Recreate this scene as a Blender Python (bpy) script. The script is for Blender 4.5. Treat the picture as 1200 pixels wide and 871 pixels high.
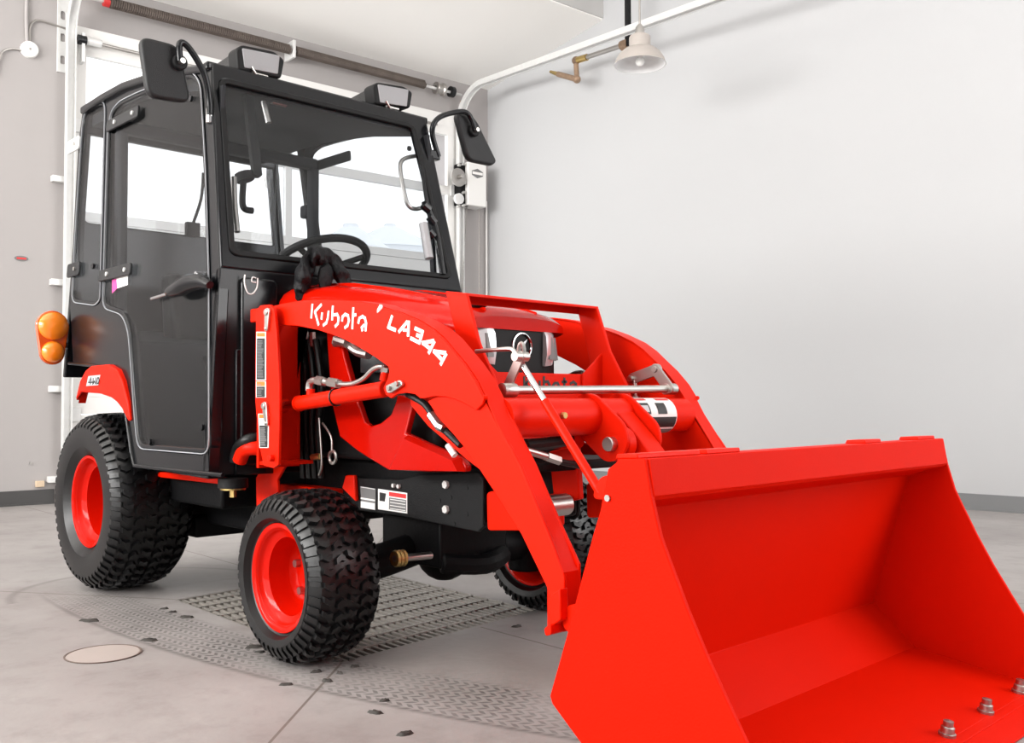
import bpy, bmesh, math, random
from mathutils import Vector, Matrix
for o in list(bpy.data.objects): bpy.data.objects.remove(o, do_unlink=True)
S = bpy.context.scene
COL = S.collection
random.seed(4)
PI = math.pi
# ---------------------------------------------------------------- camera
W, H, F = 1200, 871, 1121.7124
CAM = Vector((3.6677, -1.8686, 0.6898))
YAW, PITCH, ROLL, ROOM = 2.3771, 0.0331, -0.0035, -0.0602
FW = Vector((math.cos(YAW)*math.cos(PITCH), math.sin(YAW)*math.cos(PITCH), math.sin(PITCH)))
RT = FW.cross(Vector((0, 0, 1))).normalized(); UP = RT.cross(FW)
RT, UP = RT*math.cos(ROLL)+UP*math.sin(ROLL), UP*math.cos(ROLL)-RT*math.sin(ROLL)
cam = bpy.data.cameras.new('camera'); co = bpy.data.objects.new('camera', cam); COL.objects.link(co)
M = Matrix((RT, UP, -FW)).transposed().to_4x4(); M.translation = CAM; co.matrix_world = M
cam.sensor_width = 36; cam.lens = F/W*36; cam.clip_start = 0.05; cam.clip_end = 500
S.camera = co
# ---------------------------------------------------------------- world, light, exposure
w = bpy.data.worlds.new('world'); S.world = w; w.use_nodes = True
bg = w.node_tree.nodes['Background']; bg.inputs[0].default_value = (1.0, 0.985, 0.97, 1); bg.inputs[1].default_value = 2.5
def area(name, loc, target, sx, sy, power, col=(1, 1, 1)):
    l = bpy.data.lights.new(name, 'AREA'); l.shape = 'RECTANGLE'; l.size = sx; l.size_y = sy; l.energy = power; l.color = col
    o = bpy.data.objects.new(name, l); COL.objects.link(o); o.location = loc
    o.rotation_euler = (Vector(target)-Vector(loc)).to_track_quat('-Z', 'Y').to_euler(); return o
area('daylight_side', (1.4, -5.9, 1.9), (1.0, 2, 2.3), 6.5, 3.4, 265, (1, 0.99, 0.975))
area('ceiling_fill', (-0.5, -5.9, 2.5), (-0.3, -1.5, 6.2), 6.0, 1.6, 720, (1, 0.985, 0.96))  # added fill tilted up to brighten the ceiling, not a real window
area('front_fill', (6.8, 4.0, 2.8), (1.2, 3.8, 0.0), 5.0, 3.2, 400, (1, 0.99, 0.98))  # added fill to brighten the right floor and bucket interior
vs = S.view_settings
vs.view_transform = 'Standard'; vs.look = 'None'; vs.gamma = 1; vs.use_curve_mapping = False; vs.exposure = 0.0
S.cycles.max_bounces = 10; S.cycles.transparent_max_bounces = 24

# ---------------------------------------------------------------- helpers: trace points onto planes
def ray(px, py): return FW+RT*((px-W/2)/F)-UP*((py-H/2)/F)
def onp(px, py, n, d):
    v = ray(px, py); return CAM+v*((d-n.dot(CAM))/n.dot(v))
EX, EY, EZ = Vector((1, 0, 0)), Vector((0, 1, 0)), Vector((0, 0, 1))
RX = Vector((math.cos(ROOM), math.sin(ROOM), 0)); RY = Vector((-math.sin(ROOM), math.cos(ROOM), 0))
def toroom(p): return Vector((p.dot(RX), p.dot(RY), p.z))
def fY(px, py, y): p = onp(px, py, EY, y); return (p.x, p.z)          # -> (x,z) on a side plane
def PY(px, py, y): return onp(px, py, EY, y)
def PX(px, py, x): return onp(px, py, EX, x)
def PZ(px, py, z): return onp(px, py, EZ, z)
KT = 0.065
CN = Vector((0, 1, -KT)); CD = -(0.446+1.80*KT)
def PC(px, py, off=0.0):      # point on the (tilted) right cab side, y given before the tilt
    p = onp(px, py, CN, CD-off); return Vector((p.x, -(0.446+off), p.z))
def traceC(pts, off=0.0): return [(PC(a, b, off).x, PC(a, b, off).z) for a, b in pts]
def hw(z): return 0.446+KT*(1.80-z)
def RDW(px, py, x): return toroom(onp(px, py, RX, x))                 # room coords on a plane along the door wall
def RSW(px, py, y): return toroom(onp(px, py, RY, y))
def atd(px, py, d): return CAM+ray(px, py)*d
def trace(y, pts): return [fY(a, b, y) for a, b in pts]

# ---------------------------------------------------------------- materials
MATS = {}
def node(nt, t, **kw):
    n = nt.nodes.new(t)
    for k, v in kw.items():
        if k in n.inputs: n.inputs[k].default_value = v
        else: setattr(n, k, v)
    return n
def mat(name, col, rough=0.5, metal=0.0, bump=0, bscale=60, var=0.0, vscale=8, spec=0.5, coat=0, emit=None):
    m = bpy.data.materials.new(name); m.use_nodes = True; nt = m.node_tree; b = nt.nodes['Principled BSDF']
    b.inputs['Base Color'].default_value = (*col, 1); b.inputs['Roughness'].default_value = rough; b.inputs['Metallic'].default_value = metal
    b.inputs['Specular IOR Level'].default_value = spec; b.inputs['Coat Weight'].default_value = coat
    tc = node(nt, 'ShaderNodeTexCoord')
    if var:
        nz = node(nt, 'ShaderNodeTexNoise'); nz.inputs['Scale'].default_value = vscale; nz.inputs['Detail'].default_value = 5
        nt.links.new(tc.outputs['Object'], nz.inputs['Vector'])
        mx = node(nt, 'ShaderNodeMix', data_type='RGBA'); mx.inputs[6].default_value = (*[c*(1-var) for c in col], 1); mx.inputs[7].default_value = (*[min(1, c*(1+var)) for c in col], 1)
        nt.links.new(nz.outputs['Fac'], mx.inputs[0]); nt.links.new(mx.outputs[2], b.inputs['Base Color'])
    if bump:
        nb = node(nt, 'ShaderNodeTexNoise'); nb.inputs['Scale'].default_value = bscale; nb.inputs['Detail'].default_value = 4
        nt.links.new(tc.outputs['Object'], nb.inputs['Vector'])
        bp = node(nt, 'ShaderNodeBump'); bp.inputs['Strength'].default_value = bump; bp.inputs['Distance'].default_value = 0.01
        nt.links.new(nb.outputs['Fac'], bp.inputs['Height']); nt.links.new(bp.outputs[0], b.inputs['Normal'])
    if emit:
        b.inputs['Emission Color'].default_value = (*emit[0], 1); b.inputs['Emission Strength'].default_value = emit[1]
    MATS[name] = m; return m
def glassmat(name, tint, f0=0.04, rough=0.0):
    m = bpy.data.materials.new(name); m.use_nodes = True; nt = m.node_tree; nt.nodes.clear(); L = nt.links.new
    out = node(nt, 'ShaderNodeOutputMaterial'); mx = node(nt, 'ShaderNodeMixShader'); lw = node(nt, 'ShaderNodeLayerWeight'); lw.inputs[0].default_value = 0.5
    pw = node(nt, 'ShaderNodeMath', operation='POWER'); pw.inputs[1].default_value = 5; L(lw.outputs['Facing'], pw.inputs[0])
    ma = node(nt, 'ShaderNodeMath', operation='MULTIPLY_ADD'); ma.inputs[1].default_value = 1-f0; ma.inputs[2].default_value = f0; L(pw.outputs[0], ma.inputs[0]); ma.inputs[1].default_value = 0.55-f0
    tr = node(nt, 'ShaderNodeBsdfTransparent'); tr.inputs[0].default_value = (*tint, 1); gl = node(nt, 'ShaderNodeBsdfGlossy'); gl.inputs['Roughness'].default_value = rough
    L(ma.outputs[0], mx.inputs[0]); L(tr.outputs[0], mx.inputs[1]); L(gl.outputs[0], mx.inputs[2]); L(mx.outputs[0], out.inputs[0])
    MATS[name] = m; return m
mat('red', (0.70, 0.011, 0.001), 0.38, spec=0.10, bump=0.03, bscale=220, var=0.04, vscale=3)
mat('red_panel_shaded', (0.42, 0.004, 0.001), 0.14, spec=0.22)  # red darkened to paint in the shade on the side panels
mat('red_bucket', (0.66, 0.0085, 0.0006), 0.5, spec=0.05, bump=0.06, bscale=260, var=0.05, vscale=5)
mat('red_gloss', (0.56, 0.006, 0.001), 0.10, spec=0.13)
mat('black', (0.006, 0.0065, 0.008), 0.2, spec=0.3)
mat('black_panel', (0.010, 0.0105, 0.012), 0.30, spec=0.3, bump=0.02, bscale=80)
mat('black_matte', (0.005, 0.005, 0.0055), 0.6, spec=0.25)
mat('chassis', (0.004, 0.004, 0.0045), 0.5, spec=0.12, bump=0.1, bscale=90)
mat('frame_black', (0.006, 0.006, 0.0065), 0.5, bump=0.2, bscale=300, spec=0.2)
mat('interior', (0.022, 0.023, 0.026), 0.7, spec=0.25)
mat('plastic', (0.010, 0.010, 0.011), 0.45, spec=0.35, bump=0.25, bscale=400)
mat('rubber', (0.0035, 0.0035, 0.004), 0.36, bump=0.05, bscale=200, spec=0.45)
mat('hose', (0.004, 0.004, 0.004), 0.4, spec=0.3)
mat('chrome', (0.62, 0.62, 0.63), 0.12, 1.0)
mat('zinc', (0.52, 0.505, 0.48), 0.32, 1.0)
mat('bolt_bright', (0.72, 0.71, 0.69), 0.35, 0.3)
mat('steel', (0.42, 0.40, 0.38), 0.35, 1.0)
mat('galvanised', (0.70, 0.70, 0.69), 0.42, 0.2, var=0.08, vscale=30)
mat('brass', (0.50, 0.36, 0.14), 0.35, 1.0)
mat('brown_pipe', (0.30, 0.20, 0.13), 0.5, 0.3, var=0.4, vscale=40)
mat('white_paint', (0.80, 0.79, 0.77), 0.5)
mat('white_mark', (0.86, 0.84, 0.82), 0.5)
mat('silver_mark', (0.5, 0.5, 0.52), 0.4)
mat('black_mark', (0.012, 0.012, 0.012), 0.5)
mat('orange_mark', (0.75, 0.17, 0.02), 0.5)
mat('grey_mark', (0.16, 0.16, 0.16), 0.5)
mat('red_mark', (0.65, 0.03, 0.03), 0.5)
mat('magenta_mark', (0.55, 0.05, 0.25), 0.5)
mat('amber', (0.95, 0.24, 0.01), 0.08, coat=1.0, emit=None)
mat('amber_dark', (0.70, 0.09, 0.005), 0.1, coat=1.0)
mat('lens', (0.33, 0.33, 0.34), 0.08, 0.2, bump=0.3, bscale=500)
mat('cloth', (0.004, 0.004, 0.005), 0.6, bump=0.8, bscale=45, spec=0.25)
mat('lamp_grey', (0.42, 0.38, 0.35), 0.45)
mat('lamp_white', (0.85, 0.85, 0.85), 0.4)
mat('bulb', (0.95, 0.95, 0.92), 0.2)
mat('mud', (0.035, 0.030, 0.026), 0.7)
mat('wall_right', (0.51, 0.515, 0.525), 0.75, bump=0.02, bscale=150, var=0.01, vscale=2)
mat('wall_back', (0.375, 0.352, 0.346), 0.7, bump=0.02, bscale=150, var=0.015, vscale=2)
mat('ceiling', (0.93, 0.915, 0.885), 0.8)
mat('trim_edge', (0.30, 0.31, 0.33), 0.2, spec=0.8)
mat('lamp_chrome', (0.82, 0.82, 0.84), 0.2, 0.6)
mat('riser', (0.50, 0.49, 0.48), 0.8)
mat('baseboard', (0.052, 0.050, 0.050), 0.5)
mat('baseboard_r', (0.20, 0.205, 0.21), 0.5)
mat('door_white', (0.80, 0.79, 0.77), 0.45)
mat('door_grey', (0.45, 0.45, 0.44), 0.4)
mat('grate', (0.27, 0.25, 0.225), 0.5, 0.2, var=0.4, vscale=14)
mat('pit', (0.02, 0.018, 0.016), 0.9)
mat('ring_brown', (0.16, 0.12, 0.10), 0.7)
mat('cover', (0.40, 0.35, 0.325), 0.6, var=0.05, vscale=10)
mat('bin', (0.72, 0.74, 0.76), 0.6)
mat('ground', (0.8, 0.8, 0.8), 0.9)
mat('wood', (0.62, 0.48, 0.34), 0.7)
mat('spring', (0.13, 0.105, 0.09), 0.5, 0.4, var=0.5, vscale=9)
mat('skin_red_dark', (0.60, 0.02, 0.004), 0.4)
glassmat('tint', (0.90, 0.91, 0.92), 0.02)
glassmat('tint_side', (0.86, 0.87, 0.88), 0.022)
glassmat('clear', (0.95, 0.96, 0.97), 0.02)
glassmat('headlight_glass', (0.85, 0.85, 0.87), 0.1)

def floor_material():
    m = bpy.data.materials.new('concrete'); m.use_nodes = True; nt = m.node_tree; b = nt.nodes['Principled BSDF']; L = nt.links.new
    tc = node(nt, 'ShaderNodeTexCoord'); sep = node(nt, 'ShaderNodeSeparateXYZ'); L(tc.outputs['Object'], sep.inputs[0])
    def mth(op, a, c=None, clamp=False):
        n = node(nt, 'ShaderNodeMath', operation=op); n.use_clamp = clamp
        for i, v in enumerate((a, c)):
            if v is None: continue
            if isinstance(v, (int, float)): n.inputs[i].default_value = v
            else: L(v, n.inputs[i])
        return n.outputs[0]
    X, Y = sep.outputs[0], sep.outputs[1]
    def noise(scale, detail=6, rough=0.55, vec=None):
        n = node(nt, 'ShaderNodeTexNoise'); n.inputs['Scale'].default_value = scale; n.inputs['Detail'].default_value = detail; n.inputs['Roughness'].default_value = rough
        L(vec or tc.outputs['Object'], n.inputs['Vector']); return n.outputs['Fac']
    def ramp(v, lo, hi): 
        n = node(nt, 'ShaderNodeMapRange'); n.inputs[1].default_value = lo; n.inputs[2].default_value = hi; L(v, n.inputs[0]); n.clamp = True; return n.outputs[0]
    base = node(nt, 'ShaderNodeMix', data_type='RGBA'); base.inputs[6].default_value = (0.265, 0.243, 0.236, 1); base.inputs[7].default_value = (0.345, 0.322, 0.314, 1)
    L(ramp(noise(1.6), 0.35, 0.65), base.inputs[0])
    fine = node(nt, 'ShaderNodeMix', data_type='RGBA', blend_type='MULTIPLY'); fine.inputs[7].default_value = (0.80, 0.785, 0.775, 1)
    L(base.outputs[2], fine.inputs[6]); L(ramp(noise(9, 8, 0.65), 0.5, 0.75), fine.inputs[0]); cur = fine.outputs[2]
    def darken(cur, fac, col):
        n = node(nt, 'ShaderNodeMix', data_type='RGBA'); n.inputs[7].default_value = (*col, 1); L(cur, n.inputs[6]); L(fac, n.inputs[0]); return n.outputs[2]
    # joints: segments on the slab
    def seg(x0, y0, x1, y1, wd=0.0035):
        dx, dy = x1-x0, y1-y0; l = math.hypot(dx, dy); dx /= l; dy /= l
        ax, ay = mth('SUBTRACT', X, x0), mth('SUBTRACT', Y, y0)
        t = mth('ADD', mth('MULTIPLY', ax, dx), mth('MULTIPLY', ay, dy)); d = mth('ABSOLUTE', mth('SUBTRACT', mth('MULTIPLY', ax, dy), mth('MULTIPLY', ay, dx)))
        inside = mth('MULTIPLY', mth('GREATER_THAN', t, 0), mth('LESS_THAN', t, l))
        return mth('MULTIPLY', mth('LESS_THAN', d, wd), inside)
    js = [seg(-4.5, 0.30, 0.33, 0.125), seg(1.45, 0.12, 6, -0.05), seg(-2.2, -2.07, 0.38, -0.37), seg(1.494, -0.417, 4.4, -3.6), seg(0.285, 0.474, -3.0, 3.5), seg(1.403, 0.418, 4.0, 3.4)]
    j = js[0]
    for k in js[1:]: j = mth('MAXIMUM', j, k)
    # tyre-tread print swept round in front of the wheels
    ex, ey = mth('SUBTRACT', X, 0.538), mth('SUBTRACT', Y, 4.481)
    rr = mth('SQRT', mth('ADD', mth('MULTIPLY', ex, ex), mth('MULTIPLY', ey, ey))); an = mth('MULTIPLY', mth('ARCTAN2', ex, mth('MULTIPLY', ey, -1)), 5.1)
    wob = mth('MULTIPLY', mth('SUBTRACT', noise(3), 0.5), 0.05)
    band = mth('MULTIPLY', ramp(mth('ADD', rr, wob), 4.93, 4.97), ramp(rr, 5.207, 5.195))
    rng = mth('MULTIPLY', ramp(X, -0.15, 0.30), ramp(X, 2.9, 2.5))
    band = mth('MULTIPLY', band, rng)
    tri = mth('ABSOLUTE', mth('SUBTRACT', mth('FRACT', mth('MULTIPLY', rr, 1/0.042)), 0.5))
    saw = mth('FRACT', mth('ADD', mth('MULTIPLY', an, 1/0.030), mth('ADD', mth('MULTIPLY', tri, 1.5), mth('MULTIPLY', mth('FLOOR', mth('MULTIPLY', rr, 1/0.042)), 0.5))))
    mark = ramp(mth('ABSOLUTE', mth('SUBTRACT', saw, 0.5)), 0.30, 0.20)
    mark = mth('MULTIPLY', mark, mth('MULTIPLY', ramp(tri, 0.03, 0.08), ramp(tri, 0.47, 0.40)))
    patch = ramp(noise(2.2, 4), 0.36, 0.62)
    tread = mth('MULTIPLY', mth('MULTIPLY', band, mark), mth('ADD', mth('MULTIPLY', patch, 0.60), 0.22), True)
    edge = mth('MULTIPLY', mth('MULTIPLY', ramp(rr, 5.185, 5.2), ramp(rr, 5.215, 5.2)), mth('MULTIPLY', rng, 0.45))
    film = mth('MULTIPLY', band, mth('ADD', 0.12, mth('MULTIPLY', patch, 0.16)))
    # curl of the print behind the rear wheel
    cx, cy = mth('SUBTRACT', X, 0.10), mth('SUBTRACT', Y, -0.36)
    rc = mth('SQRT', mth('ADD', mth('MULTIPLY', cx, cx), mth('MULTIPLY', cy, cy)))
    curl = mth('MULTIPLY', mth('MULTIPLY', ramp(rc, 0.425, 0.445), ramp(rc, 0.47, 0.455)), mth('MULTIPLY', mth('LESS_THAN', X, 0.05), 0.4))
    cfilm = mth('MULTIPLY', mth('LESS_THAN', rc, 0.45), mth('MULTIPLY', mth('LESS_THAN', X, 0.15), 0.13))
    # worn grey patches and damp area beside the drain
    dx2, dy2 = mth('SUBTRACT', X, 1.75), mth('SUBTRACT', Y, -0.22)
    dd = mth('SQRT', mth('ADD', mth('MULTIPLY', dx2, dx2), mth('MULTIPLY', mth('MULTIPLY', dy2, dy2), 2.2)))
    damp = mth('MULTIPLY', ramp(mth('ADD', dd, mth('MULTIPLY', noise(4), 0.25)), 0.60, 0.36), 0.45)
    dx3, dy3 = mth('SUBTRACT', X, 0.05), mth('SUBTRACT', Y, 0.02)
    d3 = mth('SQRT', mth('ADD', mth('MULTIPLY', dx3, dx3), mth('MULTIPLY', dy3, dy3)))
    under_shade = mth('MULTIPLY', ramp(mth('ADD', d3, mth('MULTIPLY', noise(3.5), 0.35)), 0.72, 0.42), 0.40)  # shade beneath the tractor, painted into the slab colour
    scuff = mth('MULTIPLY', ramp(noise(5.5, 8, 0.7), 0.56, 0.72), 0.22)
    for fac, col in ((scuff, (0.20, 0.19, 0.19)), (damp, (0.17, 0.140, 0.120)), (under_shade, (0.13, 0.115, 0.105)), (film, (0.20, 0.19, 0.185)), (cfilm, (0.19, 0.17, 0.155)), (tread, (0.07, 0.066, 0.063)), (edge, (0.09, 0.083, 0.078)), (curl, (0.10, 0.088, 0.08)), (mth('MULTIPLY', j, 0.75), (0.10, 0.075, 0.06))):
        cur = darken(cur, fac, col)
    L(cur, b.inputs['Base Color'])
    L(mth('SUBTRACT', 0.55, mth('MULTIPLY', damp, 0.3)), b.inputs['Roughness'])
    bp = node(nt, 'ShaderNodeBump'); bp.inputs['Strength'].default_value = 0.08; bp.inputs['Distance'].default_value = 0.01; L(noise(40), bp.inputs['Height']); L(bp.outputs[0], b.inputs['Normal'])
    return m
MATS['concrete'] = floor_material()

# ---------------------------------------------------------------- mesh builder
def empty(name, loc, rz=0):
    o = bpy.data.objects.new(name, None); COL.objects.link(o); o.location = loc; o.rotation_euler = (0, 0, rz); o.empty_display_size = 0.1; return o
def tag(o, label=None, cat=None, group=None, kind=None):
    if label: o['label'] = label
    if cat: o['category'] = cat
    if group: o['group'] = group
    if kind: o['kind'] = kind
    return o
class MB:
    def __init__(s): s.bm = bmesh.new(); s.mats = []; s.cur = 0
    def use(s, name):
        if name not in s.mats: s.mats.append(name)
        s.cur = s.mats.index(name); return s
    def _f(s, vs):
        try: f = s.bm.faces.new(vs); f.material_index = s.cur; return f
        except ValueError: return None
    def hexa(s, p):     # 8 points: bottom 4, top 4
        v = [s.bm.verts.new(q) for q in p]
        for i in ((3, 2, 1, 0), (4, 5, 6, 7), (0, 1, 5, 4), (1, 2, 6, 5), (2, 3, 7, 6), (3, 0, 4, 7)): s._f([v[k] for k in i])
        return s
    def box(s, x0, x1, y0, y1, z0, z1, m=None):
        p = [Vector(q) for q in ((x0, y0, z0), (x1, y0, z0), (x1, y1, z0), (x0, y1, z0), (x0, y0, z1), (x1, y0, z1), (x1, y1, z1), (x0, y1, z1))]
        if m: p = [m @ q for q in p]
        return s.hexa(p)
    def prism(s, poly, a, b, axis='y', holes=(), m=None):
        def P(u, v, w):
            q = {'y': (u, w, v), 'x': (w, u, v), 'z': (u, v, w)}[axis]
            return m @ Vector(q) if m else Vector(q)
        loops = [poly]+list(holes)
        if not holes:
            A = [s.bm.verts.new(P(u, v, a)) for u, v in poly]; B = [s.bm.verts.new(P(u, v, b)) for u, v in poly]
            s._f(A); s._f(B[::-1])
            for i in range(len(A)): s._f([A[i], B[i], B[(i+1) % len(A)], A[(i+1) % len(A)]])
            return s
        rings = []
        for w in (a, b):
            es = []; rs = []
            for lp in loops:
                v = [s.bm.verts.new(P(u, q, w)) for u, q in lp]; rs.append(v)
                es += [s.bm.edges.new((v[i], v[(i+1) % len(v)])) for i in range(len(v))]
            r = bmesh.ops.triangle_fill(s.bm, edges=es, use_beauty=True)
            for g in r['geom']:
                if isinstance(g, bmesh.types.BMFace): g.material_index = s.cur
            rings.append(rs)
        for A, B in zip(*rings):
            for i in range(len(A)): s._f([A[i], B[i], B[(i+1) % len(A)], A[(i+1) % len(A)]])
        return s
    def cyl(s, p0, p1, r, r1=None, n=20, caps=True):
        p0, p1 = Vector(p0), Vector(p1); r1 = r if r1 is None else r1; d = (p1-p0).normalized()
        a = d.orthogonal().normalized(); b = d.cross(a)
        A = [s.bm.verts.new(p0+(a*math.cos(2*PI*i/n)+b*math.sin(2*PI*i/n))*r) for i in range(n)]
        B = [s.bm.verts.new(p1+(a*math.cos(2*PI*i/n)+b*math.sin(2*PI*i/n))*r1) for i in range(n)]
        for i in range(n): s._f([A[i], A[(i+1) % n], B[(i+1) % n], B[i]])
        if caps: s._f(A[::-1]); s._f(B)
        return s
    def tube(s, path, r, n=10, closed=False, smooth=True, sub=4, flat=None):
        P = [Vector(p) for p in path]
        if smooth and len(P) > 2:
            Q = []; N = len(P)
            for i in range(N if closed else N-1):
                g = lambda k: P[k % N] if closed else P[max(0, min(N-1, k))]
                a, b, c, d = g(i-1), g(i), g(i+1), g(i+2)
                for k in range(sub):
                    t = k/sub; Q.append(0.5*((2*b)+(c-a)*t+(2*a-5*b+4*c-d)*t*t+(3*b-a-3*c+d)*t**3))
            if not closed: Q.append(P[-1])
            P = Q
        N = len(P); rings = []; up = None
        for i in range(N):
            t = (P[(i+1) % N]-P[i-1]) if closed else (P[min(N-1, i+1)]-P[max(0, i-1)])
            t.normalize()
            if up is None: up = t.orthogonal().normalized()
            up = (up-t*up.dot(t)).normalized(); sd = t.cross(up)
            rad = r(i/(N-1)) if callable(r) else r
            rings.append([s.bm.verts.new(P[i]+(up*math.cos(2*PI*k/n)+sd*math.sin(2*PI*k/n))*rad) for k in range(n)])
        for i in range(N if closed else N-1):
            A, B = rings[i], rings[(i+1) % N]
            for k in range(n): s._f([A[k], A[(k+1) % n], B[(k+1) % n], B[k]])
        if not closed: s._f(rings[0][::-1]); s._f(rings[-1])
        return s
    def strip(s, path, across, wd, th, normal):      # flat bar along a path; across = width direction
        P = [Vector(p) for p in path]; across = Vector(across).normalized()
        rings = []
        for i in range(len(P)):
            t = (P[min(len(P)-1, i+1)]-P[max(0, i-1)]).normalized(); n = t.cross(across).normalized()
            rings.append([s.bm.verts.new(P[i]+across*a*wd/2+n*b*th/2) for a, b in ((-1, -1), (1, -1), (1, 1), (-1, 1))])
        for i in range(len(P)-1):
            A, B = rings[i], rings[i+1]
            for k in range(4): s._f([A[k], A[(k+1) % 4], B[(k+1) % 4], B[k]])
        s._f(rings[0][::-1]); s._f(rings[-1]); return s
    def lathe(s, prof, c=(0, 0, 0), axis='y', n=48, m=None, closed=False):     # prof: (r, a)
        rings = []
        for r, a in prof:
            row = []
            for i in range(n):
                t = 2*PI*i/n; u, v = r*math.cos(t), r*math.sin(t)
                q = {'y': (u, a, v), 'z': (u, v, a), 'x': (a, u, v)}[axis]
                q = Vector(q)+Vector(c); row.append(s.bm.verts.new(m @ q if m else q))
            rings.append(row)
        L = list(zip(rings, rings[1:]+(rings[:1] if closed else [])))
        if not closed: L = L[:len(rings)-1]
        for A, B in L:
            for i in range(n): s._f([A[i], A[(i+1) % n], B[(i+1) % n], B[i]])
        if not closed:
            if prof[0][0] > 1e-4: pass
        return s
    def ball(s, c, r, sx=1, sy=1, sz=1, n=20):
        g = bmesh.ops.create_uvsphere(s.bm, u_segments=n, v_segments=n//2, radius=r)
        for v in g['verts']:
            v.co = Vector((v.co.x*sx, v.co.y*sy, v.co.z*sz))+Vector(c)
            for f in v.link_faces: f.material_index = s.cur
        return s
    def loft(s, secs, cap=True):
        R = [[s.bm.verts.new(p) for p in sec] for sec in secs]
        for A, B in zip(R, R[1:]):
            for i in range(len(A)-1): s._f([A[i], A[i+1], B[i+1], B[i]])
        if cap: s._f(R[0][::-1]); s._f(R[-1])
        return s
    def stroke(s, path, wd, y, up=0.0012):      # flat painted stroke in a side plane, path = (x,z)
        P = [Vector((a, b)) for a, b in path]; N = len(P)
        for i in range(N-1):
            t = (P[i+1]-P[i]).normalized(); n = Vector((-t.y, t.x))*wd/2
            p = P[i]-t*(wd*0.38 if i else 0); q = P[i+1]+t*(wd*0.38 if i < N-2 else 0)
            c = [p+n, p-n, q-n, q+n]; yy = y+up*0.12*(s.__dict__.setdefault('k_', 0) % 4); s.k_ += 1; lo = [s.bm.verts.new((v.x, yy, v.y)) for v in c]; hi = [s.bm.verts.new((v.x, yy+up, v.y)) for v in c]
            s._f(lo); s._f(hi[::-1])
            for k in range(4): s._f([lo[k], hi[k], hi[(k+1) % 4], lo[(k+1) % 4]])
        return s
    def build(s, name, m=None, parent=None, bevel=0, seg=2, sharp=35, label=None, room=False, kind=None, flip=None, subsurf=0, tilt=0):
        bm = s.bm
        if tilt:
            for v in bm.verts: v.co.y += tilt*KT*(v.co.z-1.80)
        bmesh.ops.remove_doubles(bm, verts=bm.verts, dist=1e-6)
        bmesh.ops.recalc_face_normals(bm, faces=bm.faces)
        me = bpy.data.meshes.new(name); bm.to_mesh(me); bm.free()
        for k in (s.mats or [m]): me.materials.append(MATS[k])
        me.shade_smooth(); me.set_sharp_from_angle(angle=math.radians(sharp))
        o = bpy.data.objects.new(name, me); COL.objects.link(o)
        if parent: o.parent = parent
        elif room: o.rotation_euler = (0, 0, ROOM)
        if bevel:
            b = o.modifiers.new('bevel', 'BEVEL'); b.width = bevel; b.segments = seg; b.limit_method = 'ANGLE'; b.angle_limit = math.radians(40); b.use_clamp_overlap = True
        if subsurf:
            q = o.modifiers.new('sub', 'SUBSURF'); q.levels = subsurf; q.render_levels = subsurf
        if label: o['label'] = label
        if kind: o['kind'] = kind
        return o
def mirror(pts): return [(p[0], -p[1], p[2]) for p in pts]
def rrect(x0, x1, z0, z1, r, n=5):
    out = []
    for cx, cz, a in ((x1-r, z1-r, 0), (x0+r, z1-r, 90), (x0+r, z0+r, 180), (x1-r, z0+r, 270)):
        for i in range(n+1):
            t = math.radians(a+90*i/n); out.append((cx+r*math.cos(t), cz+r*math.sin(t)))
    return out
def roundpoly(poly, r, n=4):
    out = []; N = len(poly)
    for i in range(N):
        a, b, c = Vector(poly[i-1]), Vector(poly[i]), Vector(poly[(i+1) % N])
        u, v = (a-b), (c-b); k = min(r, u.length*0.45, v.length*0.45)
        p, q = b+u.normalized()*k, b+v.normalized()*k
        for j in range(n+1):
            t = j/n; w = p*(1-t)**2+b*2*t*(1-t)+q*t*t; out.append((w.x, w.y))
    return out

# ================================================================ ROOM (room coordinates, rotated by ROOM)
DW = -3.43; OY0, OY1, OZ = 0.40, 3.70, 3.36
CX, CY = DW, 4.176; SL = 0.0886
def wy(x): return CY+SL*(x-DW)
b = MB()
fl = [(-3.6, -7), (8, -7), (8, 7), (-3.6, 7)]
G = [(0.384, -0.373), (1.494, -0.417), (1.403, 0.418), (0.285, 0.474)]
rot = lambda p: (p[0]*math.cos(ROOM)-p[1]*math.sin(ROOM), p[0]*math.sin(ROOM)+p[1]*math.cos(ROOM))
b.prism([rot(p) for p in fl], -0.25, 0.0, 'z', holes=[G]); b.build('floor', 'concrete', kind='structure')
b = MB().prism([(p[0]+(p[0]-0.89)*0.01, p[1]+(p[1]-0.05)*0.01) for p in G], -0.30, -0.25, 'z'); b.build('trim_1', 'pit', kind='structure')
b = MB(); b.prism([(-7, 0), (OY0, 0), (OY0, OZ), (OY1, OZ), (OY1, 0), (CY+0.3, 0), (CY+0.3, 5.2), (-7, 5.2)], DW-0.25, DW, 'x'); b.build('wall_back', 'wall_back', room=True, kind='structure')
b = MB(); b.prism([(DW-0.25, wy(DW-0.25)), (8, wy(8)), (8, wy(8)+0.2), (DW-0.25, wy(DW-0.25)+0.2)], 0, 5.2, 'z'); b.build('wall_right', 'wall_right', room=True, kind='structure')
CZ0, CZ1, CXR = 3.75, 4.03, -1.99
b = MB().use('ceiling'); b.prism([(DW-0.2, CZ0-0.2*(CZ1-CZ0)/(CXR-DW)), (CXR, CZ1), (CXR, CZ1+0.05), (DW-0.2, CZ0+0.05)], -7, 5.6, 'y')
b.use('riser').box(CXR-0.02, CXR+0.01, -7, 5.6, CZ1+0.012, 5.2)
b.use('ceiling').box(CXR, 8, -7, 5.6, 5.15, 5.25); b.build('ceiling', room=True, kind='structure')
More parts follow.
